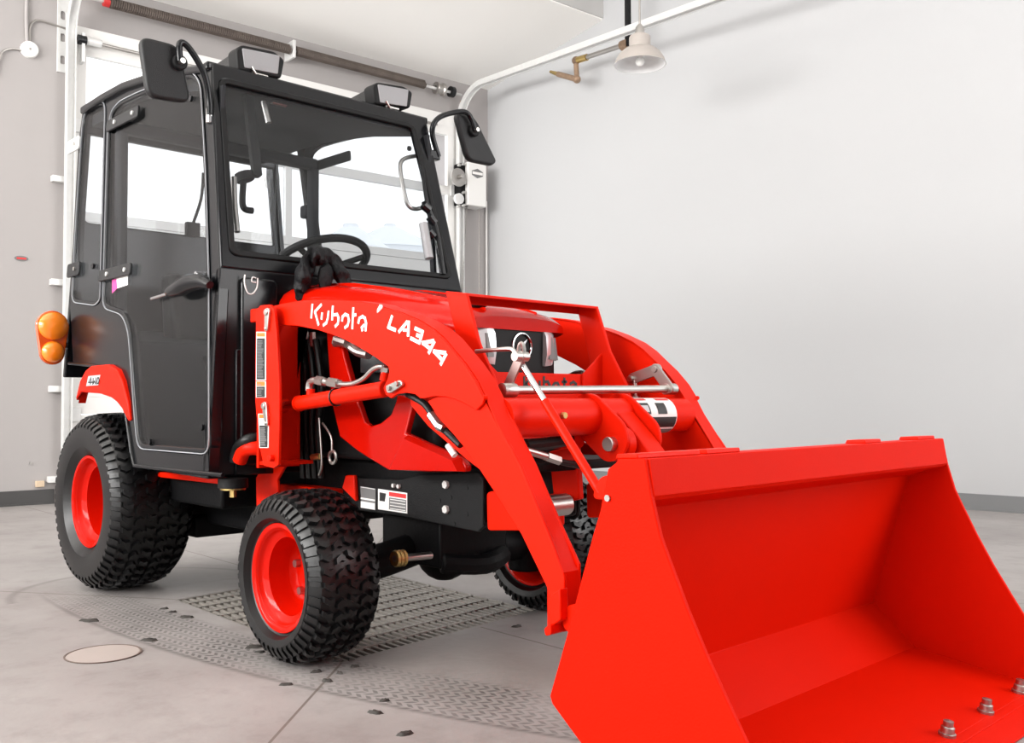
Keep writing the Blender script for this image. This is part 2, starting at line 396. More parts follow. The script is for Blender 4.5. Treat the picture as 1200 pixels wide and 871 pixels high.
b = MB().box(7.9, 8.1, -7, 7, 0, 5.2); b.build('wall_front', 'wall_right', room=True, kind='structure')
b = MB(); b.prism([(DW, 0), (8, 0), (8, 5.2), (DW, 5.2)], -7.1, -6.95, 'y'); b.build('wall_left', 'wall_right', room=True, kind='structure')
BB = 0.102
b = MB().box(DW, DW+0.012, -7, 0.262, 0, BB); b.box(DW, DW+0.020, -7, 0.262, 0, 0.012); b.build('baseboard_back', 'baseboard', room=True, kind='structure')
b = MB()
for z1, t in ((BB, 0.012), (0.014, 0.022)): b.prism([(DW, wy(DW)), (8, wy(8)), (8, wy(8)-t), (DW, wy(DW)-t)], 0, z1, 'z')
b.build('baseboard_right', 'baseboard_r', room=True, kind='structure')
# overhead door: lower white panels, glazed upper sections
dr = tag(empty('door_1', (0, 0, 0), ROOM), kind='structure')
DX = DW+0.005
rails = [0.0, 0.62, 1.32, 2.0]
for i in range(3):
    b = MB().box(DX, DX+0.045, OY0-0.06, OY1+0.05, rails[i]+0.003, rails[i+1]-0.003)
    for k in range(1, 4):
        z = rails[i]+(rails[i+1]-rails[i])*k/4; b.box(DX+0.045, DX+0.048, OY0-0.05, OY1+0.04, z-0.05, z+0.05)
    b.build('door_panel', 'door_white', dr, bevel=0.004)
b = MB()
for z0, z1 in ((2.0, 2.07), (2.64, 2.72), (3.20, 3.40)): b.box(DX, DX+0.045, OY0-0.06, OY1+0.05, z0, z1)
for y0, y1 in ((OY0-0.06, OY0+0.035), (2.0, 2.06), (OY1-0.05, OY1+0.05)): b.box(DX, DX+0.044, y0, y1, 2.0, 3.3)
b.build('door_frame', 'door_white', dr, bevel=0.003)
for z0, z1 in ((2.07, 2.64), (2.72, 3.20)):
    for y0, y1 in ((OY0+0.03, 2.0), (2.06, OY1-0.05)): MB().box(DX+0.018, DX+0.024, y0, y1, z0, z1).build('pane', 'clear', dr)
for z in (0.62, 1.32, 2.0, 2.68):
    for y in (OY0-0.03, OY1+0.01): MB().box(DX+0.045, DX+0.06, y-0.03, y+0.05, z-0.05, z+0.05).build('hinge', 'galvanised', dr, bevel=0.003)
MB().box(DX, DX+0.05, OY0-0.06, OY1+0.05, 0.0, 0.03).build('bottom_seal', 'black_matte', dr)
b = MB().box(-90, DW-0.3, -70, 90, -0.2, -0.02); b.build('ground', 'ground', room=True, kind='structure')

# ================================================================ ROOM FITTINGS
# tracks
def track(yr, path, label, clips):
    t = tag(empty('door_track', tuple(RX*DW+RY*yr), ROOM), label, 'door track')
    P = [Vector((x-DW, 0, z)) for x, z in path]
    b = MB(); b.strip(P, (0, 1, 0), 0.066, 0.004, None)
    for s in (-1, 1): b.strip([p+Vector((0.012, s*0.0275, 0)) if i < 4 else p+Vector((0.004, s*0.0275, 0.012)) for i, p in enumerate(P)], (0, 1, 0), 0.006, 0.05, None)
    b.build('rail', 'galvanised', t)
    for (y, z, s) in clips:
        MB().box(0.0, 0.055, y-s, y+s, z-0.022, z+0.022).build('clip', 'galvanised', t, bevel=0.004)
    return t
def arc(x0, z0, a0, a1, r, n):   # centre form
    return [(x0+r*math.cos(math.radians(a0+(a1-a0)*i/n)), z0+r*math.sin(math.radians(a0+(a1-a0)*i/n))) for i in range(n+1)]
yR = 3.76
p1 = RSW(600, 86, yR); p2 = RSW(840, 0, yR)
ts = math.atan2(p2.z-p1.z, p2.x-p1.x)
r_ = 0.34; vx = DW+0.09
# curve: vertical line x=vx tangent to incline line through p1
cx_ = vx+r_
nz = lambda x: p1.z+(x-p1.x)*math.tan(ts)
cz_ = nz(cx_)-r_/math.cos(ts)
path = [(vx, 0.02), (vx, 1.0), (vx, 2.0), (vx, cz_-0.02)]+[(cx_+r_*math.cos(a), cz_+r_*math.sin(a)) for a in [PI-(PI/2-ts)*k/10 for k in range(11)]]
end = (p2.x+1.2, nz(p2.x+1.2)); path.append(end)
track(yR, path, 'bright steel overhead door track curving up beside the chain hoist, right of the tractor', [(0.05, z, 0.04) for z in (0.6, 1.4, 2.2)])
path2 = [(x, z) for x, z in path]
track(0.315, path2, 'galvanised overhead door track standing at the left edge behind the amber lamp', [(-0.055, z, 0.045) for z in (0.17, 0.80, 1.55, 2.28)])
# perforated angle plate at the head of the left track
b = MB(); zt = RDW(78, 86, DW+0.01).z
b.prism([(0.245, zt), (0.325, zt), (0.325, 4.0), (0.245, 4.0)], DW+0.002, DW+0.014, 'x', holes=[rrect(0.268, 0.30, zt+0.06+0.16*k, zt+0.12+0.16*k, 0.012) for k in range(4)])
o = b.build('mounting_plate', 'galvanised', room=True, bevel=0.002); tag(o, 'slotted galvanised mounting plate beside the top of the left door track', 'bracket')
# torsion spring
def rodthing(name): return empty(name, (0, 0, 0), ROOM)
t = tag(empty('torsion_spring', tuple(RX*(DW+0.12)+RY*2.0+EZ*3.6), ROOM), 'long dark torsion spring stretched across the wall above the overhead door', 'door spring')
off = Vector((DW+0.12, 2.0, 3.6))
a = RDW(128, 3, DW+0.12)-off; c = RDW(497, 99, DW+0.12)-off
b = MB(); n = 150
def coil(bm, a, c, r, turns, wr):
    N = turns*8; pth = []
    d = (c-a)
    for i in range(N+1):
        q = 2*PI*i/8; pth.append(a+d*(i/N)+Vector((math.cos(q), 0, math.sin(q)))*r)
    bm.tube(pth, wr, n=5, smooth=False)
mid = a.lerp(c, 0.525)
for p, q in ((a, mid-Vector((0, 0.03, 0))), (mid+Vector((0, 0.03, 0)), c)):
    coil(b, p, q, 0.034, 90, 0.0085); b.cyl(p, q, 0.031, n=12)
b.build('coil', 'spring', t)
e2 = RDW(531, 109, DW+0.12)-off
MB().cyl(a-Vector((0, 0.3, 0)), e2+Vector((0, 0.1, 0)), 0.0125).build('shaft', 'galvanised', t)
q = RDW(515, 104, DW+0.12)-off
b = MB(); b.lathe([(0.02, -0.045), (0.055, -0.045), (0.058, -0.035), (0.045, -0.025), (0.045, 0.02), (0.058, 0.03), (0.058, 0.045), (0.02, 0.045)], q, 'y', 24); b.build('cable_drum', 'steel', t)
b = MB(); b.lathe([(0.015, -0.02), (0.05, -0.02), (0.05, 0.02), (0.015, 0.02)], q+Vector((0, 0.14, 0)), 'y', 24); b.build('bearing', 'black_panel', t)
MB().box(-0.12, 0.04, mid.y-0.012, mid.y+0.012, mid.z-0.07, mid.z+0.075).build('centre_bracket', 'galvanised', t, bevel=0.004)
MB().cyl(a-Vector((0, 0.04, 0)), a, 0.036, 0.036).build('winding_cone', 'red_mark', t)
# lower shaft
t = tag(empty('drive_shaft', tuple(RX*(DW+0.10)+RY*2.0+EZ*3.3), ROOM), 'thin steel shaft with couplings just above the overhead door glazing', 'door shaft')
off = Vector((DW+0.10, 2.0, 3.3)); a = RDW(92, 46, DW+0.10)-off; c = RDW(512, 146, DW+0.10)-off
MB().cyl(a, c, 0.0125).build('shaft', 'steel', t)
p = RDW(107, 49, DW+0.1)-off; MB().cyl(p-Vector((0, .05, 0)), p+Vector((0, .07, 0)), 0.028).build('coupling', 'galvanised', t, bevel=0.004)
p = RDW(96, 47, DW+0.1)-off; MB().cyl(p-Vector((0, .03, 0)), p+Vector((0, .03, 0)), 0.034).build('collar', 'black_panel', t, bevel=0.004)
MB().box(-0.10, 0.02, a.y+0.02, a.y+0.04, a.z-0.16, a.z+0.05).build('end_bracket', 'galvanised', t)
# jackshaft opener with hoist chains
t = tag(empty('door_opener', tuple(RX*DW+RY*3.95+EZ*2.55), ROOM), 'white boxed door opener with exposed gear wheel on the wall right of the cab', 'door opener')
off = Vector((DW, 3.95, 2.55))
def LW(px, py, d=0.0): return RDW(px, py, DW+d)-off
pa, pb = LW(546, 190, 0.17), LW(568, 244, 0.17)
b = MB().box(0.03, 0.20, pa.y, pb.y, pb.z, pa.z); b.build('cover', 'white_paint', t, bevel=0.01)
qa, qb = LW(534, 188, 0.10), LW(545, 245, 0.10)
MB().box(0.002, 0.05, qa.y, qb.y, qb.z, qa.z+0.03).build('back_plate', 'galvanised', t, bevel=0.004)
b = MB().box(0.05, 0.16, qa.y+0.01, qb.y+0.02, qb.z+0.02, qa.z-0.03); b.build('motor_body', 'chassis', t, bevel=0.012)
g = LW(537, 208, 0.20); b = MB(); b.lathe([(0.012, -0.03), (0.012, -0.012), (0.075, -0.012), (0.085, -0.006), (0.085, 0.008), (0.06, 0.012), (0.02, 0.012)], g, 'x', 36); b.build('gear_wheel', 'steel', t)
MB().cyl(g-Vector((0, 0, 0)), g+Vector((0.07, 0, 0)), 0.018).build('hub', 'zinc', t, bevel=0.003)
g = LW(538, 233, 0.19); b = MB(); b.lathe([(0.004, -0.02), (0.05, -0.02), (0.05, 0.01), (0.03, 0.012), (0.004, 0.014)], g, 'x', 28); b.build('sprocket', 'galvanised', t)
for k, (px, py) in enumerate(((537, 194), (542, 193), (543, 215), (542, 226), (536, 242), (542, 241))):
    g = LW(px, py, 0.16); MB().cyl(g, g+Vector((0.03, 0, 0)), 0.014, n=6).build('bolt', 'zinc', t)
ba = LW(552, 202, 0.2015); W0 = pb.y-pa.y
bz = ba.z; by = (pa.y+pb.y)/2
b = MB().use('grey_mark').prism([(by-0.065, bz+0.02), (by, bz+0.045), (by+0.065, bz+0.02), (by+0.065, bz-0.02), (by, bz-0.045), (by-0.065, bz-0.02)], 0.2, 0.204, 'x')
b.use('white_mark').box(0.204, 0.206, by-0.06, by+0.06, bz-0.012, bz+0.012); b.build('badge', parent=t)
for nm, px in (('hoist_chain', 547), ('hoist_chain', 562)):
    p0 = RDW(px, 243, DW+0.12); p1_ = RDW(px-(6 if px == 547 else 0), 345, DW+0.12); b = MB(); N = 90; L = p0.z-0.95
    tt = tag(empty(nm, tuple(RX*p0.x+RY*p0.y+EZ*p0.z), ROOM), 'thin beaded hoist chain slanting down from the opener, nearer the cab' if px == 547 else 'thin beaded hoist chain hanging straight from the opener, nearer the corner', 'chain', 'hoist chains under the door opener')
    dy = (p1_.y-p0.y)/(p0.z-p1_.z)
    for i in range(N):
        z = -L*i/N; b.tube([Vector((0, dy*(-z)+0.006*math.cos(a)*(i % 2), z+0.012*math.sin(a))) + Vector((0.006*math.cos(a)*((i+1) % 2), 0, 0)) for a in [2*PI*k/8 for k in range(8)]], 0.0022, n=4, closed=True, smooth=False)
    b.build('link_run', 'steel', tt)
# cords and conduit near the corner
for px, d, nm, lab in ((570, 0.03, 'conduit', 'slim white conduit running down the wall beside the room corner'),):
    p0 = RDW(px, 236, DW+d); b = MB().cyl(Vector((p0.x, p0.y, 0.1)), Vector((p0.x, p0.y, p0.z)), 0.008); tag(b.build(nm, 'white_paint', room=True), lab, 'conduit')
b = MB(); p0 = RDW(538, 190, DW+0.06); p1_ = RDW(540, 118, DW+0.06); b.tube([p0, p0.lerp(p1_, .5), p1_], 0.008); tag(b.build('control_cable', 'brown_pipe', room=True), 'straight brown cable rising from the opener to the ceiling', 'cable')
# junction box
t = tag(empty('junction_box', tuple(RX*DW+RY*0.066+EZ*3.162), ROOM), 'round white junction box with conduits on the wall at upper left', 'junction box')
b = MB(); b.lathe([(0.0, 0.035), (0.05, 0.035), (0.056, 0.03), (0.058, 0.0)], (0, 0, 0), 'x', 32); b.build('box', 'white_paint', t)
off = Vector((DW, 0.066, 3.162))
def LJ(px, py): return RDW(px, py, DW+0.016)-off
MB().tube([LJ(32, 50), LJ(31, 20), LJ(32, -30)], 0.012).build('conduit', 'wall_back', t)
MB().tube([LJ(35, 50), LJ(35, 35), LJ(38, 27), LJ(46, 24), LJ(66, 30), LJ(88, 37)], 0.007).build('conduit', 'steel', t)
MB().tube([LJ(26, 59), LJ(14, 57), LJ(4, 60), LJ(0, 68), LJ(-6, 90)], 0.007).build('conduit', 'steel', t)
MB().cyl((0.034, 0, -.0), (0.038, 0, 0), 0.008).build('screw', 'steel', t)
# small wall bits
p = RDW(25, 303, DW); b = MB(); b.use('grey_mark').prism([(p.y+0.045*math.cos(a), p.z+0.018*math.sin(a)) for a in [2*PI*k/20 for k in range(20)]], DW, DW+0.004, 'x'); b.use('red_mark').box(DW+0.004, DW+0.006, p.y-0.03, p.y+0.03, p.z-0.006, p.z+0.006)
tag(b.build('wall_badge', room=True), 'small dark oval badge on the back wall left of the cab', 'badge')
p = RDW(46, 567, DW); tag(MB().box(DW, DW+0.03, p.y-0.027, p.y+0.027, p.z-0.022, p.z+0.02).build('wooden_block', 'wood', room=True, bevel=0.003), 'small tan block on top of the baseboard at the far left', 'block')
p = RDW(36, 543, DW); tag(MB().cyl((DW, p.y, p.z), (DW+0.008, p.y, p.z), 0.01).build('wall_screw', 'steel', room=True), 'small screw in the wall above the tan block', 'screw')
# pendant lamp
LP = atd(750, 72, 6.4); t = tag(empty('pendant_lamp', tuple(LP)), 'grey dome pendant lamp hanging in front of the white wall at the top', 'lamp')
k = 6.4/F
b = MB().use('lamp_grey'); b.lathe([(1*k, 33*k), (8*k, 32*k), (11.5*k, 30*k), (12.5*k, 28*k), (12.5*k, 16*k), (18*k, 14*k), (24*k, 9*k), (28*k, 3*k), (30.5*k, -4*k)], (0, 0, 0), 'z', 48)
b.use('lamp_white').lathe([(30.5*k, -4*k), (29.5*k, -4*k), (27*k, 2*k), (23*k, 7.5*k), (17*k, 11.5*k), (1*k, 13*k)], (0, 0, 0), 'z', 48); b.build('shade', parent=t)
b = MB().ball((0, 0, 0), 5.5*k); b.cyl((0, 0, 3*k), (0, 0, 14*k), 3.5*k); b.build('bulb', 'bulb', t)
b = MB().lathe([(2*k, 44*k), (5*k, 40*k), (6*k, 32*k)], (0, 0, 0), 'z', 24); b.build('cap', 'zinc', t)
MB().cyl((0, 0, 40*k), (0, 0, 5.15-LP.z), 0.007).build('stem', 'steel', t)
# gas pipe by the wall
def GP(px, py): return RSW(px, py, 4.02)
t = tag(empty('gas_pipe', (0, 0, 0), ROOM), 'brown threaded pipe with elbows in front of the white wall beside the pendant lamp', 'pipe')
pts = [GP(645, 84), GP(654, 87), GP(676, 93)]
MB().cyl(pts[0], pts[1], 0.012, 0.02).build('tip', 'brass', t)
MB().cyl(pts[1], pts[2], 0.024).build('short_run', 'brown_pipe', t)
MB().cyl(GP(676, 93), GP(675, 72), 0.022).build('riser', 'brown_pipe', t)
MB().ball(GP(676, 93), 0.034).build('elbow', 'brown_pipe', t); MB().ball(GP(675, 71), 0.036).build('elbow', 'brown_pipe', t)
MB().cyl(GP(675, 71), GP(688, 67), 0.028).build('nipple', 'brass', t)
MB().cyl(GP(688, 67), GP(730, 53), 0.020).build('long_run', 'steel', t)
MB().cyl(GP(728, 54), GP(736, 51), 0.040).build('union', 'brown_pipe', t, bevel=0.006)
g = GP(736, 51); MB().tube([g, g+Vector((0.0, 0, 0.12)), Vector((g.x, g.y, 5.14))], 0.026).build('drop_pipe', 'black_matte', t)
# floor drain grate
gc = Vector((0.89, 0.03, 0)); t = tag(empty('floor_grate', tuple(gc)), 'rusty steel drain grate set in the floor under the tractor', 'grate')
def GB(u, v):
    A, B_, C_, D = [Vector(q) for q in G]
    p = (A*(1-u)+B_*u)*(1-v)+(D*(1-u)+C_*u)*v; return Vector((p.x, p.y, 0))-gc
def bar(b, u0, v0, u1, v1, th, z0, z1):
    p, q = GB(u0, v0), GB(u1, v1); d = (q-p).normalized(); n = Vector((-d.y, d.x, 0))*th/2
    b.hexa([p-n+EZ*z0, q-n+EZ*z0, q+n+EZ*z0, p+n+EZ*z0, p-n+EZ*z1, q-n+EZ*z1, q+n+EZ*z1, p+n+EZ*z1])
b = MB()
for a_ in ((.006, .004, .994, .004), (.006, .996, .994, .996), (.004, 0, .004, 1), (.996, 0, .996, 1)): bar(b, *a_, 0.012, -0.04, -0.001)
b.build('frame', 'grate', t)
b = MB()
for i in range(1, 30): bar(b, .005, i/30, .995, i/30, 0.011, -0.035, -0.003)
b.build('bearing_bars', 'grate', t)
b = MB()
for i in range(1, 13): bar(b, i/13, .005, i/13, .995, 0.012, -0.02, -0.001)
b.build('cross_bars', 'grate', t)
# cleanout cover
p = PZ(121, 767, 0); t = tag(empty('cleanout_cover', (p.x, p.y, 0)), 'round pinkish cleanout cover flush in the floor at lower left', 'floor cover')
b = MB(); b.lathe([(0.0005, 0.0025), (0.094, 0.0025), (0.096, 0.0)], (0, 0, 0), 'z', 48); b.build('plate', 'cover', t)
b = MB(); b.lathe([(0.096, 0.0005), (0.096, 0.003), (0.1005, 0.003), (0.0995, 0.0005)], (0, 0, 0), 'z', 48); b.build('ring', 'ring_brown', t)
# mud clods
CL = [(106, 728, 12, 'thin'), (174, 751, 10, 'dark'), (145, 690, 7, ''), (193, 714, 5, ''), (202, 718, 5, ''), (219, 724, 8, 'flat'), (298, 759, 11, 'long'), (305, 765, 6, ''), (325, 771, 6, ''), (335, 803, 8, 'ring'), (371, 788, 7, ''), (384, 799, 7, ''), (396, 775, 5, ''), (440, 836, 9, 'large'), (475, 861, 10, 'front'), (451, 822, 6, ''), (416, 782, 5, ''), (606, 735, 7, 'right'), (398, 790, 4, ''), (412, 774, 5, '')]
wh = {'thin': 'thin brown sliver of mud on the floor beyond the round cover', 'dark': 'dark mud clod on the tread print above the round cover', 'flat': 'flat sliver of mud on the floor left of the grate corner', 'long': 'long dark strip of mud on the floor left of the front tyre', 'ring': 'crooked dark mud clod on the outer edge of the tread print', 'large': 'broad dark mud clod on the floor in the bottom middle', 'front': 'dark mud clod closest to the bottom edge of the photo', 'right': 'lone dark mud clod on the floor right of the grate edge'}
for i, (px, py, s, k_) in enumerate(CL):
    p = PZ(px, py, 0); sc = (p-CAM).length/F; b = MB(); r = s*sc*1.0; n = 14
    ang = random.uniform(-0.4, 0.6)+YAW-PI/2
    ring = []
    top = b.bm.verts.new((0, 0, 0.006))
    for j_ in range(n):
        a = 2*PI*j_/n; rr = r*random.uniform(0.75, 1.15); u, v = rr*math.cos(a), rr*0.5*math.sin(a)
        x_, y_ = u*math.cos(ang)-v*math.sin(ang), u*math.sin(ang)+v*math.cos(ang)
        ring.append((b.bm.verts.new((x_, y_, 0.0)), b.bm.verts.new((x_*.75, y_*.75, random.uniform(0.003, 0.007)))))
    for j_ in range(n):
        a0, a1 = ring[j_], ring[(j_+1) % n]; b._f([a0[0], a1[0], a1[1], a0[1]]); b._f([a0[1], a1[1], top])
    b._f([q[0] for q in ring][::-1])
    o = b.build('mud_clod', 'mud', sharp=60); o.location = (p.x, p.y, 0)
    tag(o, wh.get(k_) or ('small dark mud crumb on the floor around the front tyre' if px > 280 else 'small dark mud crumb on the floor in front of the rear tyre'), 'mud', 'mud crumbs around the front tyre' if px > 280 and not k_ else ('mud crumbs by the rear tyre' if not k_ else 'mud clods on the floor'))
# grain bins outside
for px, D, lab in ((411, 56, 'pale conical roofed grain bin outside, seen through the cab door left of its twin'), (457, 74, 'pale conical roofed grain bin outside, seen through the cab door right of its twin')):
    p = atd(px, 263, D); t = tag(empty('grain_bin', (p.x, p.y, 0)), lab, 'grain bin', 'grain bins outside'); R_ = 3.9*D/62
    b = MB(); b.lathe([(R_, 0), (R_, p.z-2.3)], (0, 0, 0), 'z', 40); b.build('wall', 'bin', t)
    b = MB(); b.lathe([(R_+0.1, p.z-2.32), (0.45, p.z-0.15)], (0, 0, 0), 'z', 40); b.build('roof', 'bin', t)
    b = MB(); b.lathe([(0.45, p.z-0.16), (0.45, p.z), (0.001, p.z+0.1)], (0, 0, 0), 'z', 20); b.build('cap', 'bin', t)

# ================================================================ TRACTOR
T = tag(empty('tractor', (0, 0, 0)), 'compact orange-red tractor with black glazed cab and front loader bucket', 'tractor')
#---- wheels
def interp(tab, v):
    v = abs(v)
    for (a, ra), (c, rc) in zip(tab, tab[1:]):
        if v <= c: return ra+(rc-ra)*(v-a)/(c-a)
    return tab[-1][1]
def wheel(name, cx, cy, R, hw, rim, rw, nl, rows, out, lug, hubd, nuts, label=None):
    g = empty(name, (cx, cy, R)); g.parent = T
    if label: g['label'] = label
    # carcass: crown table |y| -> radius
    tab = [(0, R-lug), (hw*0.55, R-lug-0.003), (hw*0.78, R-lug-0.012), (hw*0.92, R-lug-0.030), (hw*0.985, R-lug-0.042), (hw, R-lug-0.055)]
    side = [(rim+0.003, rw*0.93), (rim+0.012, rw*1.0), (rim+(R-rim)*0.22, hw*0.965), (rim+(R-rim)*0.42, hw*1.0)]
    half = side+[(r, a) for a, r in tab[::-1][1:-1]]
    prof = [(r, -a) for r, a in half]+[(R-lug, 0)]+[(r, a) for r, a in half[::-1]]
    b = MB(); b.lathe(prof, n=72)
    # tread blocks
    def blk(th0, th1, y0, y1, sk0, sk1, h, seg=2):
        vs_ = []
        for hh in (-0.004, h):
            for j_ in range(seg+1):
                yy = y0+(y1-y0)*j_/seg; k_ = (yy+hw)/(2*hw); sk = sk0+(sk1-sk0)*j_/seg
                base = interp(tab, yy)
                for tt in (th0+sk, th1+sk):
                    i_ = 0.0 if hh < 0 else (th1-th0)*0.08*(1 if tt == th0+sk else -1)
                    vs_.append(b.bm.verts.new(((base+hh)*math.cos(tt+i_), yy, (base+hh)*math.sin(tt+i_))))
        n_ = 2*(seg+1)
        for j_ in range(seg):
            i0 = 2*j_
            b._f([vs_[n_+i0], vs_[n_+i0+1], vs_[n_+i0+3], vs_[n_+i0+2]])
            b._f([vs_[i0], vs_[i0+2], vs_[n_+i0+2], vs_[n_+i0]]); b._f([vs_[i0+1], vs_[n_+i0+1], vs_[n_+i0+3], vs_[i0+3]])
        b._f([vs_[0], vs_[n_], vs_[n_+1], vs_[1]]); e = 2*seg; b._f([vs_[e], vs_[e+1], vs_[n_+e+1], vs_[n_+e]])
    st = 2*PI/nl; wdt = hw*1.62/rows
    for k_ in range(rows):
        y0 = -hw*0.81+wdt*k_
        for i_ in range(nl):
            th = i_*st+(k_ % 2)*st*0.5
            d = 1 if k_ % 2 else -1
            blk(th, th+st*0.46, y0+0.004, y0+wdt*0.58, 0, d*st*0.28, lug)
            blk(th+d*st*0.24, th+d*st*0.24+st*0.46, y0+wdt*0.48, y0+wdt-0.006, 0, -d*st*0.1, lug)
    for sgn in (-1, 1):
        for i_ in range(int(nl*1.25)):
            th = i_*st/1.25; blk(th, th+st*0.5, sgn*hw*0.83, sgn*hw*0.985, 0, st*0.10, lug*0.8, 3)
    b.build('tire', 'rubber', g, sharp=30)
    # rim (outer dish towards out)
    q = [(rim-0.012, rw*0.90), (rim+0.006, rw*0.995), (rim+0.004, rw*1.01), (rim-0.004, rw*1.0), (rim-0.010, rw*0.94), (rim-0.014, rw*0.80), (rim-0.020, rw*0.74), (rim-0.034, rw*0.66), (rim-0.037, rw*0.10), (rim-0.042, rw*0.0-hubd*0.5), (rim-0.055, -rw*0.05-hubd), (rim*0.5, -rw*0.05-hubd), (rim*0.40, rw*0.05-hubd), (0.001, rw*0.05-hubd)]
    b = MB(); b.lathe([(r, a*out) for r, a in q], n=64)
    b.lathe([(r, -a*out) for r, a in q[:7]]+[(rim-0.040, 0.0)], n=48)
    b.build('rim', 'red_gloss', g)
    yb = out*(rw*0.0-hubd)
    for k_ in range(nuts):
        a = 2*PI*k_/nuts+0.3; r = rim*0.46; MB().cyl((r*math.cos(a), yb, r*math.sin(a)), (r*math.cos(a), yb+out*0.018, r*math.sin(a)), 0.011, n=6).build('lug_nut', 'steel', g)
    a = -0.9; MB().cyl((rim*.80*math.cos(a), out*rw*0.15, rim*.80*math.sin(a)), (rim*.80*math.cos(a), out*rw*0.5, rim*.80*math.sin(a)), 0.006).build('valve_stem', 'black_matte', g)
    return g
for s in (-1, 1):
    wheel('rear_wheel', 0, 0.41*s, 0.33, 0.152, 0.165, 0.125, 44, 6, s, 0.015, 0.03, 5)
    wheel('front_wheel', 1.4, 0.465*s, 0.23, 0.108, 0.138, 0.086, 38, 5, s, 0.013, 0.015, 5)
#---- chassis
b = MB()
b.box(-0.10, 0.62, -0.19, 0.19, 0.24, 0.56); b.box(0.55, 1.0, -0.16, 0.16, 0.30, 0.55)
b.box(0.9, 1.66, -0.165, 0.165, 0.36, 0.52); b.cyl((0, -0.40, 0.33), (0, 0.40, 0.33), 0.085); b.box(-0.05, 0.7, -0.36, -0.17, 0.34, 0.46); b.box(-0.05, 0.7, 0.17, 0.36, 0.34, 0.46)
b.cyl((0.75, 0, 0.27), (0.75, 0, 0.33), 0.12); b.box(0.18, 0.26, -0.24, 0.24, 0.19, 0.27)
b.build('chassis', 'chassis', T, bevel=0.012)
MB().box(1.0, 1.64, -0.21, 0.21, 0.52, 0.92).build('engine', 'black_matte', T, bevel=0.02)
yF = -0.19
fp = trace(yF, [(416, 560), (470, 562), (492, 556), (560, 555), (566, 562), (566, 618), (560, 624), (498, 611), (468, 605), (420, 598)])
for s in (1, -1):
    g = MB().prism(fp, yF*s, yF*s+0.012*s, 'y').build('frame_plate', 'frame_black', T, bevel=0.003)
    for px, py, r in ((524, 568, 0.011), (524, 597, 0.011), (463, 569, 0.006), (469, 570, 0.006)):
        x, z = fY(px, py, yF); MB().cyl((x, yF*s-0.001*s, z), (x, yF*s-0.010*s, z), r, n=6).build('bolt', 'bolt_bright', g)
    for px, py in ((547, 572), (547, 603), (515, 587), (528, 583), (480, 590), (532, 614)):
        x, z = fY(px, py, yF); MB().cyl((x, yF*s+0.001*s, z), (x, yF*s-0.0015*s, z), 0.006).build('hole_plug', 'black_matte', g)
    if s == 1:
        def quad(y, pts): return trace(y, pts)
        yd = yF-0.0015
        b = MB().use('white_mark').prism(quad(yd, [(443, 573), (477, 578), (477, 602), (443, 597)]), yF, yd)
        b.use('red_mark').prism(quad(yd, [(456, 576.5), (476, 579.5), (476, 584.5), (456, 581.5)]), yd, yd-0.0008)
        b.use('black_mark').prism(quad(yd, [(445, 577), (452.5, 578.5), (451, 588), (445, 587)]), yd, yd-0.0008)
        b.use('grey_mark').prism(quad(yd, [(456, 583), (476, 586), (476, 600), (456, 597)]), yd, yd-0.0008)
        b.use('white_mark')
        for k in range(4):
            o_ = 584+3.6*k; b.prism(quad(yd-.0012, [(457, o_+0.8), (475, o_+3.5), (475, o_+4.3), (457, o_+1.6)]), yd, yd-0.0012)
        b.build('decal', parent=g, label='white and red safety decal')
        b = MB().use('grey_mark').prism(quad(yd, [(422, 570), (440, 573), (440, 598), (424, 595)]), yF, yd)
        b.use('white_mark')
        for z0, z1 in ((570.4, 571.2), (583, 585), (587.5, 595)): b.prism(quad(yd, [(423, z0), (439.5, z0+2.7), (439.5, z1+2.7), (423, z1)]), yd, yd-0.0008)
        b.build('decal', parent=g, label='dark data plate with white bars')
# front axle
ax = MB(); ax.tube([(1.40, -0.36, 0.22), (1.40, -0.2, 0.24), (1.40, 0, 0.27), (1.40, 0.2, 0.24), (1.40, 0.36, 0.22)], 0.05, n=14)
ax.box(1.28, 1.56, -0.13, 0.13, 0.22, 0.36); ax.cyl((1.40, -0.37, 0.14), (1.40, -0.37, 0.32), 0.06); ax.cyl((1.40, 0.37, 0.14), (1.40, 0.37, 0.32), 0.06); ax.ball((1.42, 0, 0.24), 0.085)
ax.tube([(1.55, -0.12, 0.235), (1.60, 0, 0.225), (1.55, 0.12, 0.235)], 0.03)
A_ = ax.build('front_axle', 'chassis', T, bevel=0.008)
p0, p1_ = PY(462, 655, -0.31), PX(505, 651, PY(462, 655, -0.31).x-0.0)
MB().cyl(p0, p0.lerp(p1_, 1.0), 0.010).build('tie_rod', 'zinc', A_)
d = (p1_-p0).normalized()
b = MB()
for k in range(5): b.cyl(p0+d*(0.006*k), p0+d*(0.006*k+0.006), 0.020+0.003*(k % 2), 0.023-0.003*(k % 2))
b.build('boot', 'brass', A_)
